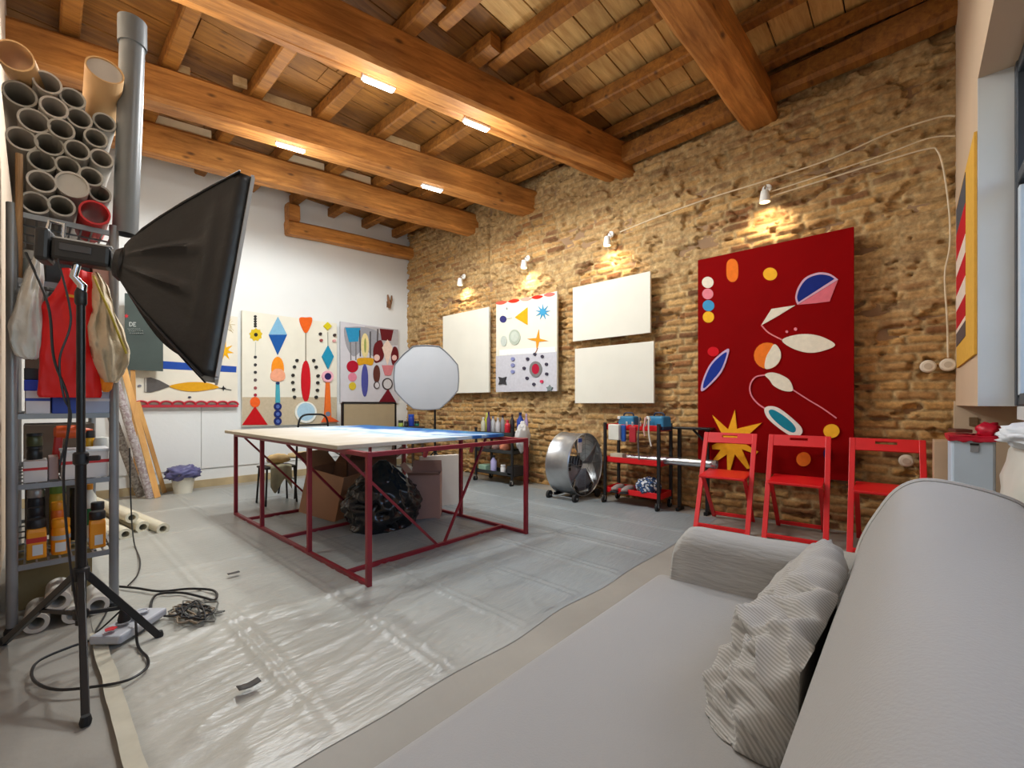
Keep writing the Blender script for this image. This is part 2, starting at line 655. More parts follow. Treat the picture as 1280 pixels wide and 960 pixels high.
# ceiling boards on joists on old beams
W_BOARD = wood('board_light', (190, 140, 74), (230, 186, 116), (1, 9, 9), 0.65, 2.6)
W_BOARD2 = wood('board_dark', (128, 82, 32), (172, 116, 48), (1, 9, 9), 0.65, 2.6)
W_BEAM = wood('old_beam', (152, 92, 36), (216, 148, 72), (1, 9, 9), 0.6, 2.4)
W_JOIST = wood('joist', (122, 74, 24), (178, 118, 46), (9, 1, 9), 0.62, 2.4)
structure(MB().box((2.15, 3.0, ZC + 0.11), (5.4, 8.4, 0.1)).build('ceiling_deck', mat('deck_dark', (70, 42, 22), 0.8)))
rb = random.Random(4)
cb, cb2 = MB(), MB()
y = -0.3
while y < 6.6:
    w = rb.uniform(0.19, 0.27)
    x = -0.3
    while x < 4.6:
        ln = rb.uniform(1.1, 2.3)
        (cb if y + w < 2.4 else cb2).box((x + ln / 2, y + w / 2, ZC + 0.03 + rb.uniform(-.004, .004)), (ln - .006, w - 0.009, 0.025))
        x += ln
    y += w
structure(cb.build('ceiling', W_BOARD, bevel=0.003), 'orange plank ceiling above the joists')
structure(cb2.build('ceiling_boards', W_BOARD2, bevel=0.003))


def beam(p0, p1, w, h, name='ceiling_beam', m=None, seed=0, rough=0.012, rounded=0.03):
    """hand-hewn timber; p0,p1 are the bottom centre line"""
    p0, p1 = Vector(p0), Vector(p1)
    d = p1 - p0
    ln = d.length
    nseg = max(6, int(ln / 0.12))
    r = rounded
    sec = [(-w / 2 + r, 0), (w / 2 - r, 0), (w / 2, r), (w / 2, h - r), (w / 2 - r, h), (-w / 2 + r, h), (-w / 2, h - r), (-w / 2, r)]
    rings = []
    for i in range(nseg + 1):
        t = i / nseg
        ring = []
        for k, (a, bb) in enumerate(sec):
            q = Vector((t * ln * 1.1, a * 3, bb * 3)) + Vector((seed * 11.3, seed, 0))
            da = rough * (noise.noise(q) + .5 * noise.noise(q * 3))
            db = rough * (noise.noise(q + Vector((0, 40, 0))) + .5 * noise.noise(q * 3 + Vector((9, 4, 0))))
            ring.append(Vector((t * ln, a + da, bb + db)))
        rings.append(ring)
    mb = MB().quadstrip(rings)
    o = mb.build(name, m or W_BEAM, smooth=True, angle=40)
    o.location = p0
    rz = math.atan2(d.y, d.x)
    ry = -math.atan2(d.z, math.hypot(d.x, d.y))
    o.rotation_euler = Euler((0, ry, rz), 'XYZ')
    return structure(o)


XE = XB + 0.12
def line_y(x, x0, y0, x1, y1):
    return y0 + (y1 - y0) * (x - x0) / (x1 - x0)
BEAMS = [  # x0,y0,x1,y1 bottom centre line, width, height, bottom z
    (2.7, 1.08, 4.42, 1.00, 0.25, 0.30, 3.53),
    (0.80, 3.22, 4.42, 2.35, 0.20, 0.34, 3.54),
    (0.526, 3.42, 4.42, 2.55, 0.12, 0.28, 3.57),
    (0.70, 4.70, 4.42, 3.75, 0.22, 0.31, 3.53),
    (0.70, 5.72, 4.42, 4.86, 0.20, 0.30, 3.55),
]
for k, (x0, y0, x1, y1, w, h, z) in enumerate(BEAMS):
    beam((-0.25, line_y(-0.25, x0, y0, x1, y1), z), (XE, line_y(XE, x0, y0, x1, y1), z), w, h, seed=k + 1)
# short wall plate on the back wall with its end blocks
pL = P(362, 291, y=YB - 0.18)
pR = P(512, 321, y=YB - 0.18)
beam((pL.x, YB - 0.10, pL.z), (XE, YB - 0.10, pR.z), 0.19, 0.19, 'ceiling_beam', seed=9)
beam((pL.x - .0, YB - 0.1, pL.z + .19), (pL.x + .14, YB - 0.1, pL.z + .195), 0.18, 0.24, 'ceiling_joist', W_BEAM, seed=10)
# joists
for k, x in enumerate((1.1, 1.6, 2.1, 2.63, 3.10, 3.64, 4.19)):
    beam((x, -0.3, 3.865), (x, 2.62, 3.865), 0.10, 0.12, 'ceiling_joist', W_JOIST, seed=20 + k, rough=.006, rounded=.012)
for k, x in enumerate((0.19, 0.78, 1.39, 1.95, 2.5, 3.05, 3.6, 4.15)):
    beam((x, 2.45, 3.855), (x + .02, YB + .05, 3.855), 0.11, 0.13, 'ceiling_joist', W_JOIST, seed=40 + k, rough=.006, rounded=.012)
beam((4.33, -0.3, 3.70), (4.33, 2.3, 3.62), 0.16, 0.2, 'ceiling_joist', W_JOIST, seed=60)
# pale infill blocks wedged between joists on the beams
W_BLOCK = wood('infill_block', (176, 140, 92), (212, 180, 130), (4, 4, 4), 0.7, 2, knots=False)
blk = [(228, 97, 3.9), (300, 111, 3.9)]
for k, (px, py, z) in enumerate(blk):
    q = P(px, py, z=z - .06)
    structure(MB().box((q.x, q.y, z), (0.11, 0.05, 0.07), Euler((0, 0, -0.25))).build('ceiling_block', W_BLOCK, bevel=0.006))

JX = (0.19, 0.78, 1.39, 1.95, 2.5, 3.05, 3.6)
for bi, bays, m_ in ((4, (0, 1, 3, 4), mat('lime_infill', (216, 196, 160), .8, var=.08)), (3, (2, 4), W_BLOCK)):
    x0, y0, x1, y1, w_, h_, z_ = BEAMS[bi]
    for b_ in bays:
        xa, xb = JX[b_] + .075, JX[b_ + 1] - .075
        structure(MB().bar((xa, line_y(xa, x0, y0, x1, y1), z_ + h_ + .055), (xb, line_y(xb, x0, y0, x1, y1), z_ + h_ + .055), .03, .13).build('ceiling_infill', m_, bevel=.004))

# --------------------------------------------------------------- lights
def area(name, loc, sx, sy, power, color=(1, 1, 1), rot=(0, 0, 0), spread=180):
    l = bpy.data.lights.new(name, 'AREA')
    l.shape = 'RECTANGLE'
    l.size, l.size_y = sx, sy
    l.energy = power
    l.color = color
    l.spread = math.radians(spread)
    o = bpy.data.objects.new(name, l)
    o.location = loc
    o.rotation_euler = rot
    COL.objects.link(o)
    return o


M_LED = mat('led_lens', (255, 246, 228), 0.4, emit=14.0, var=0.0)
M_LEDB = mat('led_body', (235, 235, 232), 0.4)
WARM = (0.95, 0.99, 1.0)
def led_bar(loc, ang, label, power=108):
    t = thing('ceiling_lamp', label, 'lamp', loc, ang, 'ceiling lamps under the beams')
    c = Vector(loc)
    R = Euler((0, 0, ang))
    MB().box(c + Vector((0, 0, -0.012)), (0.26, 0.06, 0.024), R).build('lamp_body', M_LEDB, t, bevel=0.004)
    MB().box(c + Vector((0, 0, -0.031)), (0.23, 0.045, 0.014), R).build('lamp_lens', M_LED, t, bevel=0.004)
    for kind, e in (('SPOT', power), ('POINT', power * .13)):  # POINT is an added fill hanging below the lamp to brighten beams and ceiling
        l = bpy.data.lights.new('ceiling_lamp_or_fill', kind)
        l.energy = e
        l.color = WARM
        l.shadow_soft_size = 0.08
        if kind == 'SPOT':
            l.spot_size = math.radians(178)
            l.spot_blend = 0.25
        lo = bpy.data.objects.new('ceiling_lamp_or_fill', l)
        lo.location = c + Vector((0, 0, -0.06 if kind == 'SPOT' else -0.36))
        COL.objects.link(lo)


AB = math.atan2(-0.87, 3.62)
led_bar((1.85, 3.105, 3.575), AB, 'bright white strip lamp under the slim beam, nearer the big softbox')
led_bar((2.72, 2.91, 3.575), AB, 'bright white strip lamp under the slim beam, nearer the brick wall')
led_bar((1.70, 4.45, 3.54), math.atan2(-.95, 3.72), 'bright white strip lamp under the middle beam, above the left end of the worktable', 150)
led_bar((3.12, 4.085, 3.54), math.atan2(-.95, 3.72), 'bright white strip lamp under the middle beam, close to the brick wall', 30)
led_bar((1.3, 1.13, 3.535), -0.05, 'unseen fill lamp added under the front beam', 24)  # out of view, added to brighten the tripod and rack fronts
led_bar((0.4, 3.33, 3.545), AB, 'unseen fill lamp added under the thick beam by the left wall', 72)  # also out of view, added to lift the dark left side

# daylight
w = bpy.data.worlds.new('World')
SC.world = w
w.use_nodes = True
bg = w.node_tree.nodes['Background']
sky = w.node_tree.nodes.new('ShaderNodeTexSky')
sky.sky_type = 'NISHITA'
sky.sun_disc = False
sky.sun_elevation = math.radians(42)
sky.sun_rotation = math.radians(120)
tint = w.node_tree.nodes.new('ShaderNodeMix')
tint.data_type = 'RGBA'
tint.blend_type = 'MULTIPLY'
tint.inputs[0].default_value = 1.0
tint.inputs[7].default_value = (.84, .93, 1, 1)
w.node_tree.links.new(sky.outputs[0], tint.inputs[6])
w.node_tree.links.new(tint.outputs[2], bg.inputs[0])
bg.inputs[1].default_value = 0.62
pl = area('daylight_portal', (1.5, YW - 0.35, 1.8), 3.0, 1.5, 1, rot=(PI / 2, 0, 0))
pl.data.cycles.is_portal = True

# camera
cam = bpy.data.cameras.new('camera')
cam.sensor_fit = 'HORIZONTAL'
cam.sensor_width = 36.0
cam.lens = 36.0 * F / 1280.0
cam.shift_y = (HOR - 480.0) / 1280.0
cam.clip_start = 0.02
co = bpy.data.objects.new('camera', cam)
co.location = (0, 0, CAMH)
co.rotation_euler = (PI / 2, 0, -ANG)
COL.objects.link(co)
SC.camera = co
SC.view_settings.view_transform = 'Standard'
SC.view_settings.look = 'None'
SC.view_settings.gamma = 1.0
SC.view_settings.use_curve_mapping = False
SC.view_settings.exposure = 0.0
SC.cycles.use_denoising = True
SC.cycles.max_bounces = 8
SC.cycles.diffuse_bounces = 4
SC.cycles.sample_clamp_indirect = 6.0
# =================================================================== PICTURES
class Art:
    """a hung canvas whose painted shapes are thin raised paint in the same mesh; shapes are traced on the canvas plane"""
    def __init__(self, axis, val, base=(0, 0), sc=1.0):
        self.axis, self.val, self.b, self.s = axis, val, base, sc
        self.mb = MB()
        self.mats = []
        self.k = 0
        self.n = Vector((-1, 0, 0)) if axis == 'x' else Vector((0, -1, 0)) if val > 0 else Vector((0, 1, 0))

    def use(self, base, sc):
        self.b, self.s = base, sc

    def mi(self, m):
        if m not in self.mats:
            self.mats.append(m)
        return self.mats.index(m)

    def pt(self, q):
        return P(self.b[0] + q[0] / self.s, self.b[1] + q[1] / self.s, **{self.axis: self.val})

    def poly(self, pts, col, rough=0.8):
        self.k += 1
        off = self.n * (0.0012 + 0.0005 * self.k)
        self.mb.prism([self.pt(q) for q in pts], off, mi=self.mi(flat(col, rough)))

    def ell(self, cx, cy, rx, ry, col, rot=0, n=20):
        c, s = math.cos(rot), math.sin(rot)
        self.poly([(cx + c * rx * math.cos(t) - s * ry * math.sin(t), cy + s * rx * math.cos(t) + c * ry * math.sin(t)) for t in [2 * PI * i / n for i in range(n)]], col)

    def star(self, cx, cy, r1, r2, n, col, rot=0, sx=1.0):
        pts = []
        for i in range(2 * n):
            r = r1 if i % 2 == 0 else r2
            a = rot + PI * i / n
            pts.append((cx + sx * r * math.sin(a), cy - r * math.cos(a)))
        self.poly(pts, col)

    def line(self, pts, w, col):
        pts = [Vector((p[0], p[1], 0)) for p in pts]
        if len(pts) > 2:
            pts = catmull(pts, 4)
        L, R = [], []
        for i, p in enumerate(pts):
            d = (pts[min(i + 1, len(pts) - 1)] - pts[max(i - 1, 0)]).normalized()
            nn = Vector((-d.y, d.x, 0)) * w / 2
            L.append(p + nn); R.append(p - nn)
        for i in range(len(pts) - 1):
            self.poly([(L[i].x, L[i].y), (L[i + 1].x, L[i + 1].y), (R[i + 1].x, R[i + 1].y), (R[i].x, R[i].y)], col)
            self.k -= 1
        self.k += 1

    def smooth(self, pts, col, n=5):
        c = catmull([(p[0], p[1], 0) for p in pts], n, closed=True)
        self.poly([(p.x, p.y) for p in c], col)

    def canvas(self, corners, thick, m):
        """corners: TL, TR, BR, BL photo positions; squared up to an upright rectangle on the plane"""
        a = [self.pt(q) for q in corners]
        zt = (a[0].z + a[1].z) / 2
        zb = (a[2].z + a[3].z) / 2
        if self.axis == 'x':
            e0, e1 = (a[0].y + a[3].y) / 2, (a[1].y + a[2].y) / 2
            mk = lambda e, z: Vector((self.val, e, z))
        else:
            e0, e1 = (a[0].x + a[3].x) / 2, (a[1].x + a[2].x) / 2
            mk = lambda e, z: Vector((e, self.val, z))
        self.rect = (e0, e1, zb, zt)
        self.mb.prism([mk(e0, zt), mk(e1, zt), mk(e1, zb), mk(e0, zb)], self.n * -thick, mi=self.mi(m))

    def build(self, name, label, cat='painting', group=None):
        o = self.mb.build(name, self.mats)
        return tag(o, label, cat, group)


# --- big red painting leaning on the brick wall
XA = 4.30
a = Art('x', XA)
a.canvas([(872.2, 324.5), (1066.5, 284.5), (1068, 592), (872.5, 592)], 0.035, mat('red_ground', (132, 2, 4), 0.85, spec=.08, var=0.08, vs=2))
WH, PK, BL, YE, OR = (232, 222, 200), (226, 130, 140), (28, 46, 130), (246, 180, 44), (238, 120, 34)
a.use((860, 270), 5.335)
a.smooth([(258, 320), (275, 292), (296, 286), (318, 294), (333, 325), (334, 400), (318, 432), (296, 440), (275, 432), (258, 400)], OR)
a.ell(548, 387, 47, 43, YE)
a.ell(132, 443, 39, 38, WH); a.ell(132, 520, 37, 36, PK); a.ell(137, 598, 39, 37, (66, 146, 190)); a.ell(137, 674, 38, 38, (240, 180, 40))
half = [(730, 592), (716, 545), (735, 475), (785, 410), (870, 378), (945, 386), (1002, 424)]
a.poly([(p.x, p.y) for p in catmull([(q[0], q[1], 0) for q in half], 5)], (210, 170, 190))
half2 = [(738, 575), (728, 540), (748, 478), (795, 420), (870, 392), (938, 398), (978, 420)]
a.poly([(p.x, p.y) for p in catmull([(q[0], q[1], 0) for q in half2], 5)], (22, 40, 120))
a.poly([(735, 592), (1000, 428), (945, 570), (845, 583)], (220, 110, 122))
a.poly([(488, 730), (558, 620), (716, 596), (600, 668)], WH)
a.line([(490, 728), (540, 780), (628, 826)], 9, (226, 130, 130))
a.smooth([(628, 830), (700, 797), (800, 788), (900, 808), (982, 860), (900, 900), (800, 912), (695, 882)], WH)
a.ell(660, 772, 9, 9, PK); a.ell(718, 755, 11, 11, PK)
a.ell(170, 905, 38, 32, (205, 14, 28))
a.ell(531, 932, 90, 88, OR)
a.smooth([(578, 856), (612, 890), (621, 940), (600, 985), (560, 1014), (515, 1016), (520, 950), (545, 900)], WH)
a.use((860, 430), 5.335)
a.smooth([(94, 316), (96, 255), (140, 150), (200, 80), (272, 32), (264, 95), (228, 185), (165, 260)], (200, 170, 200))
a.smooth([(108, 296), (108, 255), (150, 155), (205, 92), (258, 55), (252, 98), (216, 180), (158, 250)], (26, 50, 140))
a.line([(515, 207), (450, 222), (415, 280), (425, 345), (470, 400), (518, 432)], 9, PK)
a.smooth([(515, 205), (560, 190), (620, 205), (680, 245), (700, 310), (640, 312), (575, 280), (545, 240)], WH)
a.line([(700, 305), (800, 370), (900, 430), (992, 495)], 8, PK)
a.smooth([(512, 432), (550, 414), (610, 430), (690, 490), (752, 550), (764, 590), (730, 620), (680, 608), (600, 555), (530, 490)], (234, 226, 214))
a.smooth([(540, 450), (570, 438), (640, 478), (700, 530), (722, 570), (700, 590), (640, 560), (570, 500)], (24, 128, 150))
sun = [(315, 440), (328, 565), (495, 525), (400, 610), (350, 640), (380, 665), (470, 718), (455, 735), (360, 700), (418, 830), (395, 832), (315, 735), (285, 840), (265, 838), (262, 735), (178, 792), (172, 770), (220, 705), (165, 700), (162, 675), (215, 650), (250, 640), (165, 475), (270, 570)]
a.poly(sun, (248, 178, 38))
a.ell(958, 580, 54, 46, (248, 184, 44))
a.ell(772, 768, 48, 47, (240, 124, 38))
a.smooth([(945, 695), (950, 770), (920, 765), (905, 735), (915, 700)], (26, 34, 100))
a.build('abstract_painting', 'tall dark red painting with floating leaf shapes, discs and a yellow sun')

# --- white canvases and the small star painting on the brick wall
XW = 4.312
def blank(corners, base, sc, label):
    a = Art('x', XW, base, sc)
    a.canvas(corners, 0.03, M_CANVAS)
    return a.build('blank_canvas', label, 'canvas', 'blank canvases on the brick wall')
blank([(80, 232), (448, 150), (462, 832), (95, 846)], (540, 360), 6.4, 'blank white canvas behind the round softbox, nearest the room corner')
blank([(125, 188), (588, 95), (590, 467), (125, 506)], (690, 320), 4.8, 'upper of the two stacked wide blank white canvases')
blank([(138, 556), (610, 512), (610, 881), (138, 884)], (690, 320), 4.8, 'lower of the two stacked wide blank white canvases, above the red cart')
a = Art('x', XW, (540, 360), 6.4)
a.canvas([(514, 112), (1000, 45), (1000, 825), (512, 830)], 0.03, mat('cream_ground', (226, 222, 204), 0.7, var=0.03))
a.poly([(512, 545), (998, 508), (1000, 825), (512, 830)], (196, 194, 200))
a.poly([(540, 495), (985, 470), (985, 512), (540, 540)], (236, 236, 232))
for cx, cy, c in ((553, 117, (198, 90, 70)), (655, 103, (206, 50, 30)), (752, 88, (230, 160, 140)), (842, 72, (206, 44, 28)), (940, 52, (226, 110, 100))):
    a.smooth([(cx - 46, cy + 4), (cx, cy - 14), (cx + 46, cy - 8), (cx + 20, cy + 12), (cx - 20, cy + 16)], c)
a.ell(570, 250, 27, 28, (56, 54, 110)); a.line([(598, 246), (640, 240)], 4, (170, 170, 160))
a.ell(600, 165, 6, 9, (150, 150, 150))
a.poly([(766, 155), (664, 235), (766, 297)], (224, 166, 24))
a.star(888, 192, 62, 22, 9, (66, 150, 190))
a.star(848, 415, 84, 18, 4, (232, 150, 36), 0.1)
a.line([(848, 480), (825, 530)], 6, (150, 90, 60))
a.ell(663, 394, 45, 62, (176, 184, 168)); a.ell(663, 388, 30, 42, (196, 202, 188)); a.ell(577, 425, 24, 42, (190, 196, 186))
a.ell(832, 650, 50, 64, (120, 118, 116)); a.ell(832, 648, 30, 42, (170, 24, 52))
for cx, cy in ((825, 530), (885, 548), (918, 610), (920, 688), (818, 770), (763, 722), (740, 642), (768, 568)):
    a.ell(cx, cy, 13, 13, (64, 58, 72), n=10)
a.ell(881, 748, 13, 13, (206, 60, 90), n=10)
for cy in (568, 618, 670):
    a.ell(650, cy, 15, 15, (130, 134, 176), n=10)
a.star(568, 742, 44, 22, 4, (56, 54, 56), PI / 4)
a.star(945, 803, 28, 16, 5, (120, 130, 130))
a.build('abstract_painting', 'small cream painting with blue star, yellow triangle and orange cross')

# --- paintings on the white back wall
YP = YB - 0.055
GB = 'paintings lined up along the white back wall'
a = Art('y', YP, (160, 380), 6.4)
a.canvas([(50, 40), (882, 65), (872, 805), (52, 790)], 0.03, mat('sea_ground', (222, 216, 200), 0.7, var=0.03))
a.poly([(60, 440), (868, 500), (866, 548), (60, 508)], (40, 76, 160))
a.star(766, 376, 84, 34, 8, (226, 168, 24), 0.2)
for k in range(14):
    rr = random.Random(k)
    a.line([(740 + rr.uniform(0, 110), 90 + rr.uniform(0, 130)), (745 + rr.uniform(0, 120), 100 + rr.uniform(0, 140))], 3, (205, 190, 150))
a.poly([(130, 592), (180, 588), (250, 610), (340, 658), (250, 690), (180, 708), (130, 705)], (92, 88, 86))
a.poly([(130, 592), (148, 592), (148, 705), (130, 705)], (170, 166, 158))
a.smooth([(330, 658), (430, 632), (540, 624), (650, 634), (725, 668), (620, 690), (520, 700), (420, 690)], (214, 156, 30))
a.line([(725, 670), (825, 688)], 4, (80, 80, 80)); a.star(762, 674, 22, 9, 4, (40, 40, 40)); a.ell(92, 655, 16, 10, (120, 120, 130), n=8); a.ell(492, 745, 14, 7, (60, 60, 80), n=8)
a.build('abstract_painting', 'wide cream painting with blue band, yellow star and grey brush, partly behind the big softbox', group=GB)
e0, e1, zb, zt = a.rect
sb = MB()
nw = 9
for k in range(nw):
    xx = e0 + (e1 - e0) * (k + .5) / nw
    r0 = (e1 - e0) / nw * .5
    sb.tube([(xx + r0 * 1.05 * math.cos(t), YP - 0.012, zb - .015 + .045 * math.sin(t)) for t in [PI * i / 10 for i in range(11)]], 0.012, 6)
sb.box(((e0 + e1) / 2, YP - .012, zb - .028), (e1 - e0, .024, .03))
tag(sb.build('scalloped_garland', mat('garland_red', (178, 30, 48), 0.6)), 'dark red scalloped garland along the foot of the blue banded painting', 'garland')

a = Art('y', YP, (160, 380), 6.4)
a.canvas([(912, 68), (1672, 142), (1672, 960), (912, 975)], 0.03, mat('cream_ground2', (224, 220, 204), 0.7, var=0.03))
a.poly([(914, 745), (1670, 745), (1670, 958), (914, 972)], (190, 176, 150))
for cy in (100, 120, 140, 160, 178):
    a.ell(1018, cy, 13, 11, (50, 48, 46), n=10)
a.star(1022, 246, 54, 44, 9, (206, 176, 34)); a.ell(1022, 246, 16, 16, (40, 36, 30), n=10)
for cy, c in ((425, (60, 60, 60)), (487, (60, 60, 60)), (547, (60, 60, 60)), (608, (90, 80, 80)), (672, (150, 80, 80)), (728, (160, 40, 60))):
    a.ell(1018, cy, 13, 13, c, n=10)
a.line([(1020, 305), (1018, 415)], 4, (190, 190, 180))
a.ell(1015, 785, 40, 42, (232, 96, 36))
a.poly([(1015, 818), (1116, 965), (912, 968)], (190, 16, 24))
a.use((330, 380), 6.4)
a.poly([(110, 102), (183, 247), (36, 247)], (126, 176, 206)); a.poly([(36, 246), (183, 246), (108, 408)], (28, 84, 156))
a.ell(108, 520, 50, 98, (236, 142, 34)); a.smooth([(52, 560), (80, 525), (108, 518), (140, 525), (166, 560), (160, 605), (108, 620), (58, 605)], (230, 160, 128))
a.poly([(94, 630), (122, 630), (128, 790), (90, 790)], (72, 160, 176)); a.ell(108, 634, 16, 12, (40, 60, 100), n=10)
for cy in (820, 880, 938):
    a.ell(108, cy, 31, 31, (32, 44, 104)); a.ell(108, cy, 15, 15, (80, 104, 170), n=12)
a.smooth([(284, 112), (332, 108), (380, 112), (372, 170), (332, 234), (292, 168)], (222, 96, 28))
a.line([(332, 232), (332, 455)], 4, (130, 120, 100))
a.ell(332, 618, 37, 166, (192, 22, 34))
for cx, cy in ((262, 452), (242, 503), (230, 570), (228, 628), (235, 685), (242, 745), (395, 452), (415, 505), (430, 575), (428, 630), (425, 690), (415, 745)):
    a.ell(cx, cy, 13, 13, (48, 46, 44), n=10)
a.ell(330, 866, 87, 86, (232, 232, 224)); a.ell(330, 862, 72, 72, (168, 200, 218))
a.poly([(505, 146), (538, 178), (505, 210), (472, 178)], (206, 190, 30))
for cx, cy, c in ((448, 240, (60, 50, 50)), (455, 292, (150, 70, 70)), (562, 250, (60, 50, 50)), (558, 295, (220, 160, 160))):
    a.ell(cx, cy, 12, 12, c, n=10)
a.line([(506, 225), (508, 335)], 4, (190, 190, 180))
a.poly([(508, 334), (553, 422), (508, 520), (460, 422)], (34, 140, 176))
a.ell(505, 580, 45, 46, (228, 170, 186)); a.ell(505, 580, 27, 28, (44, 34, 84))
a.poly([(492, 628), (520, 628), (532, 905), (478, 905)], (226, 110, 44)); a.ell(505, 880, 20, 20, (110, 120, 140), n=12)
a.poly([(455, 945), (480, 905), (535, 905), (598, 942)], (220, 90, 40))
a.build('abstract_painting', 'large cream painting with rows of diamonds, red oval and red cone', group=GB)

a = Art('y', YP, (330, 380), 6.4)
a.canvas([(612, 145), (1075, 200), (1072, 790), (612, 796)], 0.03, mat('lilac_ground', (200, 198, 204), 0.7, var=0.05))
MAR, BRN = (100, 28, 32), (92, 50, 42)
a.poly([(806, 178), (1072, 205), (1072, 330), (806, 330)], (176, 172, 172))
a.smooth([(640, 200), (680, 185), (800, 185), (920, 230), (940, 330), (880, 420), (800, 360), (720, 420), (660, 340)], (150, 150, 156))
a.poly([(650, 190), (772, 192), (752, 300), (680, 305)], (44, 138, 182))
a.line([(690, 305), (695, 450)], 8, (110, 108, 110)); a.line([(735, 305), (735, 450)], 8, (110, 108, 110))
a.line([(765, 210), (770, 420)], 9, (70, 66, 66)); a.line([(850, 220), (850, 430)], 9, (70, 66, 66)); a.line([(910, 200), (905, 330)], 10, (76, 70, 70))
a.ell(807, 332, 31, 98, (226, 208, 150)); a.ell(808, 332, 9, 60, (150, 160, 90))
a.ell(707, 500, 47, 48, (170, 20, 44)); a.ell(707, 585, 34, 36, (214, 130, 150)); a.ell(707, 657, 28, 32, (206, 180, 50))
a.smooth([(745, 440), (800, 430), (872, 438), (862, 490), (806, 480), (758, 490)], (206, 152, 30))
a.ell(805, 612, 27, 130, (76, 78, 150))
a.poly([(925, 198), (1034, 208), (1015, 295), (940, 290)], MAR)
a.smooth([(885, 320), (935, 290), (955, 360), (950, 440), (890, 470), (872, 400)], MAR)
a.ell(900, 430, 24, 26, (226, 190, 180)); a.ell(900, 560, 27, 72, BRN)
a.ell(1045, 420, 30, 80, MAR); a.ell(1040, 430, 20, 22, (226, 190, 180))
a.poly([(985, 284), (1028, 350), (985, 490), (942, 350)], (228, 206, 190))
a.poly([(942, 490), (1038, 490), (1012, 572), (966, 572)], (206, 124, 130))
a.ell(985, 640, 42, 48, (70, 62, 62)); a.ell(985, 640, 33, 38, (200, 198, 200)); a.ell(900, 650, 24, 30, (90, 80, 80)); a.ell(900, 650, 17, 22, (204, 200, 204))
a.poly([(990, 680), (1055, 788), (915, 790)], (110, 24, 36))
a.build('abstract_painting', 'lilac and maroon abstract painting beside the round softbox', group=GB)

# chalkboard sign hanging in front of the first back-wall painting
a = Art('y', YP - 0.13, (160, 380), 6.4)
a.canvas([(-20, -70), (290, -60), (272, 535), (-30, 528)], 0.02, mat('slate', (58, 70, 66), 0.7, var=0.15, vs=4))
a.use((130, 360), 4.0)
GRY = (186, 190, 186)
a.star(112, 140, 14, 5, 6, (190, 40, 50), 0.2)
a.poly([(126, 170), (130, 170), (130, 192), (126, 192)], GRY); a.line([(130, 171), (140, 175), (141, 186), (130, 191)], 3.5, GRY)
a.poly([(146, 170), (149.5, 170), (149.5, 192), (146, 192)], GRY); a.line([(146, 172), (160, 173)], 3.5, GRY); a.line([(146, 181), (157, 181)], 3, GRY); a.line([(146, 191), (160, 191)], 3.5, GRY)
for yy, x0, x1 in ((206, 118, 182), (216, 122, 190), (228, 126, 200)):
    x = x0
    rr = random.Random(yy)
    while x < x1:
        d = rr.uniform(5, 11)
        a.line([(x, yy + rr.uniform(-2, 2)), (x + d * .5, yy - 3 + rr.uniform(-1, 1)), (x + d * .8, yy + 2)], 1.8, (150, 156, 152))
        x += d + 2
a.build('chalkboard', 'dark slate chalkboard with chalk writing, seen behind the big softbox', 'chalkboard')

# narrow striped painting on the window wall
yq = YW + 0.011
a = Art('y', yq)
a.n = Vector((0, 1, 0))
x0, x1, zb, zt = 3.06, 4.16, 1.27, 2.34
a.mb.prism([(x0, yq, zb), (x1, yq, zb), (x1, yq, zt), (x0, yq, zt)], (0, -0.010, 0), mi=a.mi(flat((222, 172, 72))))
zz = zt - .02
for hgt, c in ((.20, (86, 86, 92)), (.20, (196, 30, 40)), (.12, (232, 214, 196)), (.15, (196, 30, 40)), (.12, (232, 214, 196)), (.14, (188, 28, 38)), (.03, (232, 214, 196)), (.10, (96, 82, 78))):
    hgt *= .86
    a.mb.prism([(3.5, yq, zz), (4.15, yq, zz), (4.15, yq, zz - hgt), (3.5, yq, zz - hgt)], (0, 0.002, 0), mi=a.mi(flat(c)))
    zz -= hgt
a.build('striped_painting', 'yellow painting with red, white and grey stripes on the wall beside the window')

# small bronze figure fixed high on the back wall
c = P(487, 378, y=YB - 0.05)
bw = MB()
bw.tube([c + Vector((-.035, .0, .12)), c + Vector((-.03, -.01, .05)), c + Vector((-.005, -.01, -.03)), c + Vector((.0, 0, -.10))], [.012, .02, .028, .02], 8)
bw.tube([c + Vector((.04, .0, .12)), c + Vector((.032, -.01, .04)), c + Vector((.005, -.01, -.03))], [.012, .018, .022], 8)
bw.box(c + Vector((0, .035, -.03)), (.05, .03, .1))
tag(bw.build('wall_figure', mat('bronze', (128, 88, 58), 0.5, 0.4, var=0.25, vs=20), smooth=True), 'small forked bronze figure high on the white wall near the corner', 'ornament')

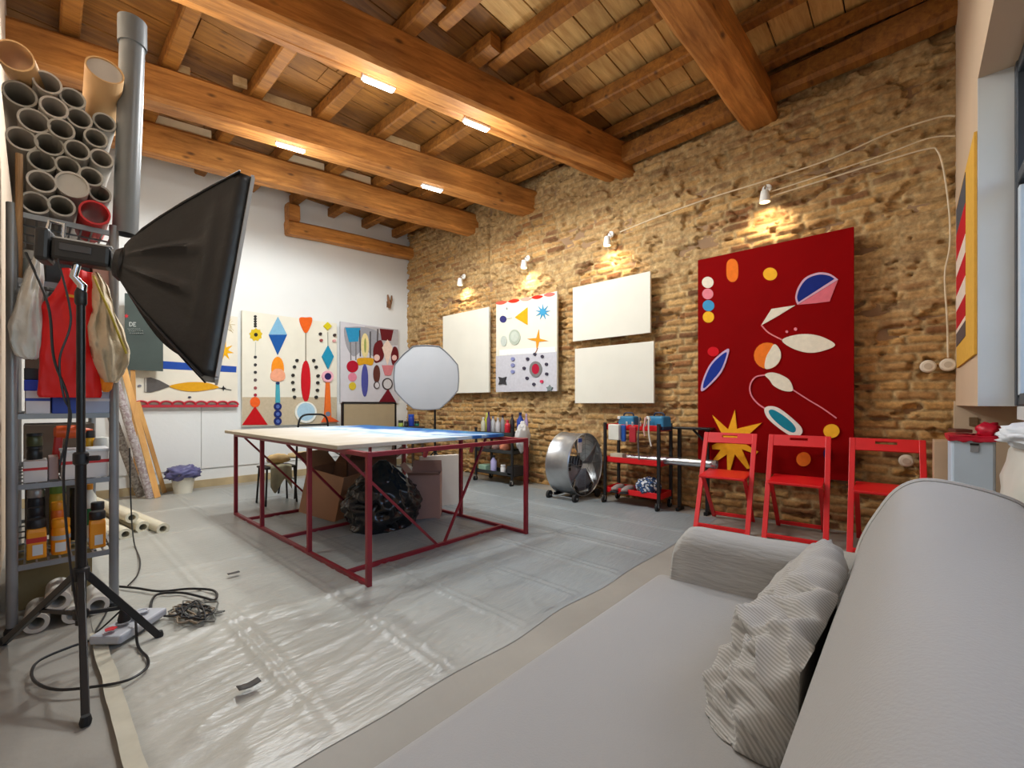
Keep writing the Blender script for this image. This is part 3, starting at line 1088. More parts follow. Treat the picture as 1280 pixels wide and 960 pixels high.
# =================================================================== WALL LAMPS, WIRES, SOCKETS on brick
M_LAMPW = mat('lamp_white', (230, 228, 220), 0.4)
M_GLOW = mat('lamp_glow', (255, 226, 170), 0.4, emit=9.0, var=0.0)
def wall_lamp(px, py, label, power):
    q = P(px, py, x=4.30)
    t = thing('wall_lamp', label, 'lamp', q, 0, 'small wall lamps along the brick wall')
    MB().lathe(q + Vector((.075, 0, .09)), [(.035, -.01), (.04, 0), (.035, .01)], 14, Euler((0, PI / 2, 0))).build('lamp_base', M_LAMPW, t, smooth=True)
    MB().tube([q + Vector((.08, 0, .09)), q + Vector((.03, 0, .10)), q + Vector((0, 0, .07)), q + Vector((0, 0, .03))], .008, 8).build('lamp_arm', M_CHROME, t, smooth=True)
    MB().lathe(q, [(.018, .05), (.03, .045), (.042, -.03), (.045, -.055), (.040, -.055), (.036, -.03), (.016, .03)], 16, cap=False).build('lamp_shade', M_LAMPW, t, smooth=True)
    MB().lathe(q + Vector((0, 0, -.03)), [(.001, .03), (.024, .02), (.032, -.005), (.024, -.022), (.001, -.028)], 14, cap=False).build('lamp_bulb', M_GLOW, t, smooth=True)
    l = bpy.data.lights.new('wall_lamp_spot', 'SPOT')
    l.energy = power
    l.color = (1, .84, .58)
    l.spot_size = math.radians(150)
    l.spot_blend = 1.0
    l.shadow_soft_size = 0.04
    o = bpy.data.objects.new('wall_lamp_spot', l)
    o.location = q + Vector((-.0, 0, -.08))
    o.rotation_euler = Euler((0, math.radians(-28), 0))
    COL.objects.link(o)


wall_lamp(575, 352, 'small white wall lamp above the blank canvas nearest the corner', 14)
wall_lamp(655, 330, 'small white wall lamp above the star painting', 14)
wall_lamp(759, 301, 'small white wall lamp above the two stacked canvases', 15)
wall_lamp(956, 245, 'small white wall lamp above the tall red painting', 16)

M_WIRE = mat('pale_wire', (214, 196, 164), 0.6)
def wire(pts, r, label, x=4.335):
    o = MB().tube(catmull([P(px, py, x=x) for px, py in pts], 6), r, 6).build('electric_wire', M_WIRE, smooth=True)
    tag(o, label, 'wire')
wire([(1194, 145), (1172, 147), (1110, 167), (1040, 198), (960, 225), (880, 250), (820, 272), (775, 290)], .006, 'upper pale wire sagging across the brick wall')
wire([(1194, 170), (1160, 173), (1100, 195), (1000, 228), (962, 240)], .005, 'middle pale wire running to the lamp over the red painting')
wire([(962, 246), (1030, 225), (1110, 200), (1160, 186), (1172, 189), (1180, 215), (1187, 270), (1187, 310), (1181, 345), (1184, 400), (1185, 447)], .006, 'pale wire turning down the brick wall to a round socket')
def socket(px, py, label):
    q = P(px, py, x=4.37)
    t = thing('wall_socket', label, 'socket', q, 0, 'round ceramic sockets on the brick wall')
    R = Euler((0, -PI / 2, 0))
    MB().lathe(q, [(.045, -.02), (.045, .01), (.036, .022), (.02, .024), (.001, .024)], 20, R, cap=False).build('socket_plate', mat('ceramic', (226, 212, 190), 0.4), t, smooth=True)
    MB().lathe(q, [(.022, .02), (.022, .027), (.001, .027)], 14, R, cap=False).build('socket_face', mat('socket_face', (200, 182, 158), 0.5), t)
socket(1160, 458, 'round ceramic wall socket by itself, left of the hanging wire')
socket(1185, 456, 'round ceramic wall socket at the foot of the hanging wire')
socket(1133, 576, 'round ceramic wall socket seen through the red chair nearest the sofa')
# =================================================================== PLASTIC SHEET ON THE FLOOR
def plastic_sheet():
    x0, x1, y0, y1 = 0.20, 4.15, 1.285, 6.25
    folds_x = (0.62, 1.065, 1.50, 1.93, 2.36, 2.8, 3.07, 3.5)
    folds_y = (2.3, 3.3, 4.3, 5.3)
    def fn(u, v):
        x = x0 + (x1 - x0) * u
        y = y0 + (y1 - y0) * v
        near = max(0.0, min(1.0, (3.6 - y) / 1.6)) * max(0.0, min(1, (2.4 - x) / 1.2))
        e = noise.noise(Vector((x * 2.4 + y * .9, y * 11.0 - x * 3.2, 3))) * .55 + .45 * noise.noise(Vector((x * 5.1 - y * 2.0, y * 22 - x * 4, 8)))
        z = 0.007 + 0.009 * near * e + 0.004 * noise.noise(Vector((x * 2, y * 2, 1)))
        r = abs(noise.noise(Vector((x * 1.7 + 3, y * 6.5 - x * 2.6, 5))))
        z += near * 0.010 * max(0, 1 - r / .08)
        for f in folds_x:
            z += 0.012 * (math.exp(-((x - f) / 0.014) ** 2) + .8 * math.exp(-((x - f - .05) / 0.014) ** 2)) * (0.6 + .4 * noise.noise(Vector((f * 9, y * 2, 0))))
        for f in folds_y:
            z += 0.008 * math.exp(-((y - f + .12 * (x - 1)) / 0.02) ** 2)
        edge = min(1.0, min(u, v, 1 - u, 1 - v) / 0.012)
        xx = x + 0.012 * noise.noise(Vector((y * 2, 0, 4))) * (u < .01)
        yy = y + 0.02 * noise.noise(Vector((x * 2.5, 7, 4))) * (v < .01)
        return Vector((xx, yy, 0.003 + max(0.001, z) * edge))
    m = bpy.data.materials.new('clear_plastic')
    m.use_nodes = True
    nt = m.node_tree
    b = nt.nodes['Principled BSDF']
    tc = nt.nodes.new('ShaderNodeTexCoord')
    n = nt.nodes.new('ShaderNodeTexNoise')
    n.inputs['Scale'].default_value = 1.3
    n.inputs['Detail'].default_value = 5
    nt.links.new(tc.outputs['Object'], n.inputs['Vector'])
    rp = nt.nodes.new('ShaderNodeValToRGB')
    rp.color_ramp.elements[0].position = .35; rp.color_ramp.elements[0].color = rgb((186, 185, 178))
    rp.color_ramp.elements[1].position = .65; rp.color_ramp.elements[1].color = rgb((206, 205, 198))
    nt.links.new(n.outputs['Fac'], rp.inputs['Fac'])
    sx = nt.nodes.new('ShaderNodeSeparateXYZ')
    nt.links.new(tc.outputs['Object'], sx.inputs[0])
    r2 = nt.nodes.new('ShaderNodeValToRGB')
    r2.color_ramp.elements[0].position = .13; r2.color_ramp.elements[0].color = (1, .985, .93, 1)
    r2.color_ramp.elements[1].position = .44; r2.color_ramp.elements[1].color = (.60, .68, .77, 1)  # bluish window daylight towards the brick wall, painted into the sheet colour
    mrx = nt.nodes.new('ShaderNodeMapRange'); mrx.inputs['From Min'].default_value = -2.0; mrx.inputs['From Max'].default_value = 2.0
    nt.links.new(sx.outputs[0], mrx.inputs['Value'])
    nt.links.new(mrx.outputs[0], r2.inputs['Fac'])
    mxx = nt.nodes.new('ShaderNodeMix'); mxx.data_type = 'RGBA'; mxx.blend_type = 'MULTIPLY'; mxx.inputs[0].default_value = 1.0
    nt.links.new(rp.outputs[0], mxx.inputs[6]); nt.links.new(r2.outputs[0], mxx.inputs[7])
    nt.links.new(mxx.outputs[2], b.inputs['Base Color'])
    b.inputs['Roughness'].default_value = 0.28
    b.inputs['Specular IOR Level'].default_value = 0.5
    b.inputs['Alpha'].default_value = 0.8
    mp = nt.nodes.new('ShaderNodeMapping')
    mp.inputs['Scale'].default_value = (3, 14, 1)
    nt.links.new(tc.outputs['Object'], mp.inputs['Vector'])
    n2 = nt.nodes.new('ShaderNodeTexNoise')
    n2.inputs['Scale'].default_value = 3
    n2.inputs['Detail'].default_value = 5
    nt.links.new(mp.outputs[0], n2.inputs['Vector'])
    bp = nt.nodes.new('ShaderNodeBump')
    bp.inputs['Strength'].default_value = 0.35
    bp.inputs['Distance'].default_value = 0.02
    nt.links.new(n2.outputs['Fac'], bp.inputs['Height'])
    nt.links.new(bp.outputs[0], b.inputs['Normal'])
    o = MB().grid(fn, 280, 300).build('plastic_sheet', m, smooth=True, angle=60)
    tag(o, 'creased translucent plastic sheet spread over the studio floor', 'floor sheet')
    t = MB().grid(lambda u, v: Vector((0.175 + 0.045 * u + .006 * noise.noise(Vector((0, v * 9, 1))), 1.05 + 1.62 * v, 0.021 + 0.004 * noise.noise(Vector((u, v * 14, 6))))), 2, 60)
    o = t.build('masking_tape', mat('masking_tape', (190, 184, 164), 0.6, var=.08, vs=12), smooth=True)
    tag(o, 'strip of cream masking tape along the left edge of the plastic sheet', 'tape')


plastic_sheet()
for px, py, sc_, lab in ((311, 858, .035, 'dark scrap curled up on the plastic sheet in front of the table'), (292, 717, .03, 'flat dark scrap on the floor left of the table')):
    q = P(px, py, z=.03)
    o = MB().grid(lambda u, v: q + Vector(((u - .5) * sc_ * 2, (v - .5) * sc_, .004 + sc_ * .5 * abs(u - .5) ** 1.5 * (1 if sc_ > .03 else .2))), 4, 3).build('paper_scrap', mat('dark_scrap', (70, 66, 62), .7), solid=.002, smooth=True)
    tag(o, lab, 'scrap')

# =================================================================== SOFA
M_SOFA = mat('sofa_cover', (154, 152, 149), 0.9, var=0.03, vs=2.5, bump=0.12, bs=260, sheen=0.2)
sofa = thing('sofa', 'light grey slipcovered sofa along the window wall', 'sofa', (0.8, 0.2, 0))
XF = 1.62


def round_prism_x(prof, x0, x1, r, nr=5, inset=None):
    """closed y-z profile swept along x with rounded ends"""
    n = len(prof)
    cy = sum(p[0] for p in prof) / n
    cz = sum(p[1] for p in prof) / n
    rings = []
    steps = [(x0 + r * (1 - math.cos(a)), math.sin(a)) for a in [PI / 2 * i / nr for i in range(1, nr + 1)]]
    def ring(x, s):
        k = r * (1 - s)
        out = []
        for (y, z) in prof:
            L = math.hypot(y - cy, z - cz)
            f = (L - k) / L
            out.append(Vector((x, cy + (y - cy) * f, cz + (z - cz) * f)))
        return out
    for x, s in steps:
        rings.append(ring(x, s))
    m = 14
    for i in range(1, m):
        rings.append(ring(x0 + r + (x1 - x0 - 2 * r) * i / m, 1))
    for x, s in reversed(steps):
        rings.append(ring(x0 + x1 - x, s))
    return rings


# seat: long upholstered block, cover hanging to the floor at the front
prof = [(-.12, .03), (.66, .03), (.69, .06), (.692, .36)]
for k in range(7):
    t = PI / 2 * k / 6
    prof.append((.652 + .04 * math.cos(t), .375 + .045 * math.sin(t)))
prof += [(.55, .424), (.42, .428), (.28, .43), (.1, .43), (-.12, .43)]
MB().quadstrip(round_prism_x(prof, -0.05, 1.54, 0.025)).build('seat', M_SOFA, sofa, smooth=True, angle=50)
# back: thick rounded back whose far end is a flat gathered panel
bp_ = [(.125, .40), (.125, .50), (.112, .606), (.092, .672), (.064, .732), (.040, .776), (.014, .806), (-.02, .824), (-.06, .826), (-.11, .818), (-.16, .804), (-.20, .783), (-.222, .74), (-.228, .6), (-.228, .06), (.06, .06), (.1, .2)]
bp_ = [(p.x, p.y) for p in catmull([(y, z, 0) for y, z in bp_], 3, closed=True)]
back = MB().quadstrip(round_prism_x(bp_, -0.09, XF, 0.022)).build('backrest', M_SOFA, sofa, smooth=True, angle=50)
pp = [Vector((XF - .022, y, z)) for y, z in bp_]
cen = Vector((XF - .022, -.05, .45))
MB().tube([cen + (p - cen) * 1.006 for p in pp], 0.006, 6, closed=True).build('piping', mat('sofa_piping', (196, 194, 190), 0.9, var=.03), back, smooth=True)
# far arm: low, with a rounded top falling toward the front
def arm(x0, x1):
    rings = []
    n = 20
    for i in range(n + 1):
        t = i / n
        y = -0.10 + 0.735 * t
        sl = .035 * t ** 6
        top = 0.612 - 0.012 * t
        if t > .93:
            top -= 0.05 * ((t - .93) / .07) ** 2
        w = x1 - x0
        c = (x0 + x1) / 2
        r = w * .42
        sec = [(c - w / 2, .05), (c - w / 2, top - r)]
        for k in range(1, 8):
            a = PI - PI * k / 8
            sec.append((c + w / 2 * math.cos(a), top - r + r * math.sin(a)))
        sec += [(c + w / 2, top - r), (c + w / 2, .05)]
        rings.append([Vector((a + .004 * noise.noise(Vector((y * 4, z * 5, 2))), y + sl * (.35 - z) / .3, z + .005 * noise.noise(Vector((y * 7, a * 6, 4))))) for a, z in sec])
    return MB().quadstrip(rings)


M_ARM = mat('sofa_arm_cover', (164, 162, 157), 0.9, var=0.04, vs=3, bump=0.35, bs=12, stretch=(1, 1, 6))
arm(1.50, 1.64).build('armrest', M_ARM, sofa, smooth=True, angle=50, bevel=0.012)
arm(-0.095, -0.03).build('armrest', M_ARM, sofa, smooth=True, angle=50)
for x in (-.02, 1.55):
    for y in (-.15, .6):
        MB().lathe((x, y, 0), [(.022, 0), (.028, .06)], 12).build('leg', mat('sofa_leg', (70, 50, 36), .5), sofa)

# crumpled striped cushion leaning in the corner of the sofa
def cushion():
    m = bpy.data.materials.new('ticking')
    m.use_nodes = True
    nt = m.node_tree
    b = nt.nodes['Principled BSDF']
    uv = nt.nodes.new('ShaderNodeTexCoord')
    wv = nt.nodes.new('ShaderNodeTexWave')
    wv.inputs['Scale'].default_value = 52
    wv.inputs['Distortion'].default_value = 0.4
    mpc = nt.nodes.new('ShaderNodeMapping')
    mpc.inputs['Rotation'].default_value = (0, .5, .6)
    nt.links.new(uv.outputs['Object'], mpc.inputs['Vector'])
    nt.links.new(mpc.outputs[0], wv.inputs['Vector'])
    rp = nt.nodes.new('ShaderNodeValToRGB')
    rp.color_ramp.elements[0].position = .35; rp.color_ramp.elements[0].color = rgb((146, 143, 138))
    rp.color_ramp.elements[1].position = .65; rp.color_ramp.elements[1].color = rgb((172, 169, 163))
    nt.links.new(wv.outputs[0], rp.inputs['Fac'])
    nt.links.new(rp.outputs[0], b.inputs['Base Color'])
    b.inputs['Roughness'].default_value = .95
    O = Vector((1.13, 0.185, 0.525))
    # local axes: a along the sofa (toward the arm), b up the lean, n out of the face
    A = Vector((1, .10, .13)).normalized()
    B = Vector((-.02, -.46, .88)); B = (B - A * B.dot(A)).normalized()
    N = A.cross(B).normalized()
    if N.z < 0:
        N = -N
    n = 80
    bm = bmesh.new()
    uvl = bm.loops.layers.uv.new('UVMap')
    def pt(u, v, side):
        s = 1.0 - 0.10 * (u * u * 0.5)
        sa = 0.33 * (1 - .10 * v * v)
        sb = 0.165 * (1 - .12 * u * u) * (1.0 - 0.12 * u)
        h = max(0.0, (1 - u * u)) ** .42 * max(0.0, (1 - v * v)) ** .42
        th = 0.075 * h
        w = 0
        crum = max(0, min(1, (0.35 - u) / .9))        # the near end is badly crumpled
        q = Vector((u * 2.4, v * 2.0, side * 4))
        r1 = 1 - abs(noise.noise(q * 1.25 + Vector((2, 1, 0)))) * 2
        r2 = 1 - abs(noise.noise(Vector((u * 6 + v * 3, v * 2.6 - u * 2, side * 3 + 9)))) * 2
        r3 = noise.noise(Vector((u * 2.6 + 4, v * 1.9, side * 2 + 3)))
        w = crum * (0.030 * r1 + 0.026 * r2 * min(1, crum * 2) + .05 * r3) * h ** .4 + .008 * crum * h + 0.010 * (1 - crum) * noise.noise(q * 1.1) * h
        e = .014 * noise.noise(Vector((u * 6, v * 6, 3)))
        droop = -0.03 * crum * (v > .2) * (v - .2)
        return O + A * (u * sa + e) + B * (v * sb + e + droop) + N * (side * (th + (w if side > 0 else 0)))
    for side in (1, -1):
        vs = [[bm.verts.new(pt(-1 + 2 * i / n, -1 + 2 * j / n, side)) for j in range(n + 1)] for i in range(n + 1)]
        for i in range(n):
            for j in range(n):
                f = bm.faces.new((vs[i][j], vs[i + 1][j], vs[i + 1][j + 1], vs[i][j + 1]))
                for lp, (a_, b_) in zip(f.loops, ((i, j), (i + 1, j), (i + 1, j + 1), (i, j + 1))):
                    lp[uvl].uv = (a_ / n * .95, b_ / n * .6)
    bmesh.ops.remove_doubles(bm, verts=bm.verts, dist=0.0012)
    bmesh.ops.recalc_face_normals(bm, faces=bm.faces)
    for v in bm.verts:           # pressed against the back, rests on the seat
        yb = .128 if v.co.z < .6 else .128 - (v.co.z - .6) * .55
        if v.co.y < yb + .003:
            v.co.y = yb + .003
        if v.co.x > 1.496:
            v.co.x = 1.496
        if v.co.z < .434:
            v.co.z = .434 + (v.co.z - .434) * .05
    mb = MB(); mb.bm.free(); mb.bm = bm
    o = mb.build('cushion', m, smooth=True, angle=180)
    tag(o, 'crumpled grey striped cushion in the corner of the sofa', 'cushion')


cushion()

# =================================================================== WORKTABLE
def table():
    T = thing('worktable', 'big worktable with paint-splashed top on a crimson steel frame', 'table', (1.95, 3.42, 0))
    X0, X1, Y0, Y1, ZT = 1.275, 2.63, 2.245, 4.60, 0.762
    w = .029
    # paint-splashed top
    m = bpy.data.materials.new('painted_top')
    m.use_nodes = True
    nt = m.node_tree
    L = nt.links.new
    b = nt.nodes['Principled BSDF']
    tc = nt.nodes.new('ShaderNodeTexCoord')
    sx = nt.nodes.new('ShaderNodeSeparateXYZ')
    L(tc.outputs['Object'], sx.inputs[0])
    n1 = nt.nodes.new('ShaderNodeTexNoise'); n1.inputs['Scale'].default_value = 2.2; n1.inputs['Detail'].default_value = 6; n1.inputs['Distortion'].default_value = 1.2
    L(tc.outputs['Object'], n1.inputs['Vector'])
    mth = nt.nodes.new('ShaderNodeMath'); mth.operation = 'MULTIPLY_ADD'; mth.inputs[1].default_value = 0.66
    L(sx.outputs[0], mth.inputs[0])
    m2 = nt.nodes.new('ShaderNodeMath'); m2.operation = 'MULTIPLY_ADD'; m2.inputs[1].default_value = 0.62; m2.inputs[2].default_value = 0.23
    L(n1.outputs[0], m2.inputs[0]); L(m2.outputs[0], mth.inputs[2])
    rp = nt.nodes.new('ShaderNodeValToRGB')
    el = rp.color_ramp.elements
    el[0].position = 0.05; el[0].color = rgb((184, 172, 150))
    el[1].position = 0.98; el[1].color = rgb((20, 92, 140))
    for p_, c in ((0.30, (196, 190, 178)), (0.46, (204, 206, 206)), (0.56, (150, 186, 206)), (0.61, (206, 212, 216)), (0.72, (188, 208, 218)), (0.79, (46, 110, 176)), (0.88, (26, 80, 150)), (0.93, (28, 120, 160))):
        k = el.new(p_); k.color = rgb(c)
    L(mth.outputs[0], rp.inputs['Fac'])
    L(rp.outputs[0], b.inputs['Base Color'])
    b.inputs['Roughness'].default_value = .6
    MB().box(((X0 + X1) / 2 - .045, (Y0 + Y1) / 2 + .14, ZT + .014), (X1 - X0 + .06, Y1 - Y0 - .16, .026)).build('tabletop', m, T, bevel=.004)
    def leg(x, y):
        MB().bar((x, y, 0), (x, y, ZT), w, up=Vector((0, 1, 0))).build('leg', M_CRIM, T, bevel=.003)
    for x, y in ((X0, Y0), (X1, Y0), (X0, Y1), (X1, Y1), (X0, 3.02), (X0, 3.92), (X1, 3.02), (X1, 3.92)):
        leg(x, y)
    def rail(a, b_, nm='rail'):
        MB().bar(a, b_, w * .95).build(nm, M_CRIM, T, bevel=.003)
    z = ZT - .016
    for zz in (z, .0185):
        rail((X0, Y0, zz), (X0, Y1, zz)); rail((X1, Y0, zz), (X1, Y1, zz))
    rail((X0, Y0, z), (X1, Y0, z)); rail((X0, Y1, z), (X1, Y1, z))
    for yy in (2.50, 3.92 - .4, 4.3):
        rail((X0, yy, .0185 + .002), (X1, yy, .0185 + .002), 'floor_rail')
    # thin diagonal braces
    def brace(a, b_):
        MB().bar(a, b_, .016).build('brace', M_CRIM, T)
    brace((X0, Y0 + .33, ZT - .03), (1.95, 2.50, .03)); brace((2.63, 2.7, ZT - .03), (2.02, 2.50, .03))
    brace((X0, 3.4, ZT - .03), (1.95, 3.55, .03)); brace((X0, 4.35, ZT - .03), (1.9, 4.28, .03))
    for xx in (1.7, 2.1):
        MB().bar((xx, Y0 + .04, ZT - .03), (xx, Y0 + .06, ZT - .07), .02).build('bracket', M_CRIM, T)


table()

# things under the table
M_BAG = mat('bin_liner', (16, 16, 18), 0.22, var=.2, vs=6, coat=.3)
gb = P(488, 667, z=0)
def bagprof(t):
    return (0.72 + .35 * math.sin(PI * min(1, t * 1.3)) if t < .6 else 1.0 - 1.05 * (t - .6) / .4 * .85) 
o = MB().lump((gb.x + .06, gb.y + .22, .27), (.28, .26, .29), .16, 1.7, 3, 5, fine=.16, prof=bagprof, floor=.004).build('rubbish_bag', M_BAG, smooth=True, angle=180)
tag(o, 'bulging black rubbish bag under the worktable', 'rubbish bag')


def open_box(name, label, c, s, rz, tilt=0, m=None, flaps=(1, 1, 1, 1), cat='box', group=None, seed=1):
    t = thing(name, label, cat, c, rz, group)
    R = Euler((tilt, 0, rz)).to_matrix()
    c = Vector(c)
    m = m or M_CARD
    mb = MB()
    th = .006
    sx, sy, sz = s
    lift = abs(math.sin(tilt)) * sy / 2
    def W(x, y, z):
        return c + R @ Vector((x, y, z)) + Vector((0, 0, lift))
    def slab(cx, cy, cz, dx, dy, dz, mbx):
        rings = [[W(cx + a * dx / 2, cy + b_ * dy / 2, cz + k * dz / 2) for a, b_ in ((-1, -1), (1, -1), (1, 1), (-1, 1))] for k in (-1, 1)]
        mbx.quadstrip(rings)
    slab(0, 0, th / 2, sx, sy, th, mb)
    for k in (-1, 1):
        slab(k * (sx - th) / 2, 0, sz / 2, th, sy, sz, mb)
        slab(0, k * (sy - th) / 2, sz / 2, sx - 2 * th, th, sz, mb)
    mb.build('box_body', m, t)
    rr = random.Random(seed)
    dirs = ((-1, 0), (1, 0), (0, -1), (0, 1))
    for (dx, dy), f in zip(dirs, flaps):
        if not f:
            continue
        a = rr.uniform(.5, 1.25)
        ln = min(sx, sy) * .45
        fb = MB()
        e = Vector((dx * sx / 2, dy * sy / 2, sz))
        tip = e + Vector((dx * ln * math.sin(a), dy * ln * math.sin(a), ln * math.cos(a)))
        side = Vector((-dy, dx, 0)) * (sy if dx else sx) / 2
        p = [e - side, e + side, tip + side * .93, tip - side * .93]
        nn = Vector((dx * math.cos(a), dy * math.cos(a), -math.sin(a))) * .004
        fb.prism([W(*q) for q in p], R @ nn)
        fb.build('flap', m, t)
    return t


q = P(420, 646, z=0)
open_box('cardboard_box', 'tilted brown cardboard box under the table, left of the black bag', (q.x - .02, q.y + .06, 0.004), (.42, .36, .40), .55, .22, mat('card_tan', (186, 138, 104), .75, var=.1, vs=4), (0, 1, 0, 1), seed=3)
q = P(541, 651, z=0)
open_box('cardboard_box', 'upright pinkish-brown cardboard box under the table, right of the black bag', (q.x + .04, q.y + .16, 0.004), (.28, .24, .40), -.75, 0, mat('card_pink', (176, 138, 124), .8, var=.06), (1, 0, 1, 1), seed=8)
q = P(500, 640, z=0)
open_box('cardboard_box', 'dark brown cardboard box under the table, behind the black bag', (2.27, 3.98, 0.004), (.44, .34, .50), -.35, 0, mat('card_dark', (128, 92, 72), .8, var=.1), (1, 1, 1, 0), seed=5)
# white foam board on edge beyond the table
a0, a1 = P(556, 636, z=0), P(598, 640, z=0)
fbx = MB().bar((2.56, 3.55, .26), (2.94, 3.42, .26), .04, .515)
tag(fbx.build('foam_board', mat('foam_white', (220, 212, 200), .8, var=.04), bevel=.004), 'white foam board standing on edge behind the cardboard boxes', 'board')

# tubular chair behind the table with a rag over it
def tube_chair():
    cx, cy = 2.12, 5.12
    t = thing('tubular_chair', 'black tubular chair with a cushion, standing behind the worktable', 'chair', (cx, cy, 0), .1)
    r = .011
    wd = .17
    MB().tube(catmull([(cx - wd, cy - .18, .44), (cx - wd, cy - .2, .70), (cx - wd * .8, cy - .21, .885), (cx, cy - .215, .915), (cx + wd * .8, cy - .21, .885), (cx + wd, cy - .2, .70), (cx + wd, cy - .18, .44)], 6), r, 8).build('backrest', M_BLKMET, t, smooth=True)
    MB().tube([(cx - wd, cy - .2, .80), (cx + wd, cy - .2, .80)], r * .8, 8).build('back_rail', M_BLKMET, t, smooth=True)
    MB().lathe((cx, cy, .43), [(.001, .05), (.13, .05), (.18, .04), (.19, .02), (.18, 0), (.001, 0)], 20, cap=False).build('seat', mat('tan_seat', (186, 164, 120), .7), t, smooth=True)
    for sx_ in (-1, 1):
        for sy_ in (-1, 1):
            MB().tube([(cx + sx_ * wd, cy + sy_ * .18, .44), (cx + sx_ * (wd + .04), cy + sy_ * .23, .0)], r, 8).build('leg', M_BLKMET, t, smooth=True)
    for s_ in (-1, 1):
        MB().tube([(cx + s_ * .19, cy - .2, .22), (cx + s_ * .19, cy + .2, .22)], r * .7, 8).build('stretcher', M_BLKMET, t, smooth=True)


tube_chair()
def cloth(fn, nu, nv, name, m, label, cat, th=.003):
    o = MB().grid(fn, nu, nv).build(name, m, smooth=True, angle=180, solid=th)
    return tag(o, label, cat)


rgx, rgy = 1.72, 4.86
st = thing('step_stool', 'low black wire step stool behind the table, holding a rag', 'stool', (rgx, rgy, 0))
MB().box((rgx, rgy, .385), (.30, .26, .02)).build('seat', mat('black_board', (44, 40, 36), .6), st, bevel=.004)
for sx_ in (-1, 1):
    for sy_ in (-1, 1):
        MB().tube([(rgx + sx_ * .13, rgy + sy_ * .11, .378), (rgx + sx_ * .15, rgy + sy_ * .13, 0)], .01, 8).build('leg', M_BLKMET, st, smooth=True)
cloth(lambda u, v: Vector((rgx - .11 + .2 * u, rgy - .145 - .012 * math.sin(u * 14) * v, .405 - max(0, v - .25) * (.27 + .09 * math.sin(u * 7)) )) if v > .25 else Vector((rgx - .11 + .2 * u, rgy - .145 + (.25 - v) * .5, .405 + .006 * math.sin(u * 12))), 24, 16,
      'rag', mat('olive_rag', (176, 170, 140), .9, var=.15, vs=9), 'pale olive rag hanging over the low black stool', 'rag', .006)
o = MB().lump((rgx + .02, rgy + .02, .46), (.11, .1, .055), .2, 2.5, 4, 3).build('paint_cloth', mat('tan_cloth', (190, 160, 110), .9, var=.15), smooth=True, angle=180)
tag(o, 'crumpled tan cloth on the low black stool', 'rag')

# framed board behind the table
fy = YB - .28
a_, b_ = P(428, 506, y=fy), P(494, 506, y=fy)
t = thing('display_board', 'tan board in a dark metal frame, standing in front of the lilac painting', 'board', ((a_.x + b_.x) / 2, fy, 0))
zt = P(460, 503.5, y=fy).z
MB().box(((a_.x + b_.x) / 2, fy, zt - .26), (b_.x - a_.x - .03, .012, .48)).build('panel', mat('tan_board', (160, 142, 112), .8, var=.05), t)
for x in (a_.x, b_.x):
    MB().bar((x, fy, 0), (x, fy, zt), .03, up=Vector((0, 1, 0))).build('leg', M_BLKMET, t)
    MB().bar((x, fy - .17, .012), (x, fy + .17, .012), .025).build('foot', M_BLKMET, t)
MB().bar((a_.x, fy, zt), (b_.x, fy, zt), .03).build('top_rail', M_BLKMET, t)

# =================================================================== FOLDING CHAIRS
def folding_chair(label):
    """local frame: the sitter faces -x, width along y, feet at x=0 (front) and x=.50 (rear)"""
    t = thing('folding_chair', label, 'chair', (0, 0, 0), 0, 'red folding chairs in front of the red painting')
    W, top, tk = .42, Vector((.37, 0, .775)), .036
    def S(y):
        return Vector((0, y, 0))
    h = W / 2 - tk / 2
    fr = MB()
    for s in (-1, 1):
        MB().bar((0.0, s * h, 0), (top.x, s * h, top.z), tk, .022, up=Vector((1, 0, 0))).build('side_rail', M_RED, t, bevel=.003)
        hh = h - .034
        MB().bar((.50, s * hh, 0.0), (.10, s * hh, .42), tk * .85, .02, up=Vector((1, 0, 0))).build('rear_leg', M_RED, t, bevel=.003)
    # backrest board with a hand slot
    d = Vector((top.x, 0, top.z)).normalized()
    e0, e1, s0, s1 = .700, .775, .735, .755
    n = Vector((d.z, 0, -d.x)) * .016
    def at(z, y):
        return Vector((d.x / d.z * z, y, z))
    bk = MB()
    hw = h - tk / 2 + .002
    for (za, zb, ya, yb) in ((e0 - .01, s0, -hw, hw), (s1, e1, -hw, hw), (s0, s1, -hw, -.06), (s0, s1, .06, hw)):
        bk.prism([at(za, ya) - n / 2, at(za, yb) - n / 2, at(zb, yb) - n / 2, at(zb, ya) - n / 2], n)
    bk.build('backrest', M_RED, t)
    MB().box((.185, 0, .438), (.34, W - 2 * tk - .004, .02), Euler((0, math.radians(-3), 0))).build('seat', M_RED, t, bevel=.006)
    MB().bar((.012, -hw, .028), (.012, hw, .028), .022, .03).build('front_stretcher', M_RED, t, bevel=.003)
    MB().bar((.463, -hw + .03, .04), (.463, hw - .03, .04), .022, .03).build('rear_stretcher', M_RED, t, bevel=.003)
    return t


c1 = folding_chair('red folding chair farthest from the sofa, by the yellow painted sun')
dup(c1, (3.795, .64, 0.0), (0, 0, math.radians(4)), 'middle one of the three red folding chairs')
dup(c1, (3.80, .12, 0.0), (0, 0, math.radians(2)), 'red folding chair nearest the sofa, before bare brick')
c1.location = (3.745, 1.135, 0.0)
c1.rotation_euler = (0, 0, math.radians(5))
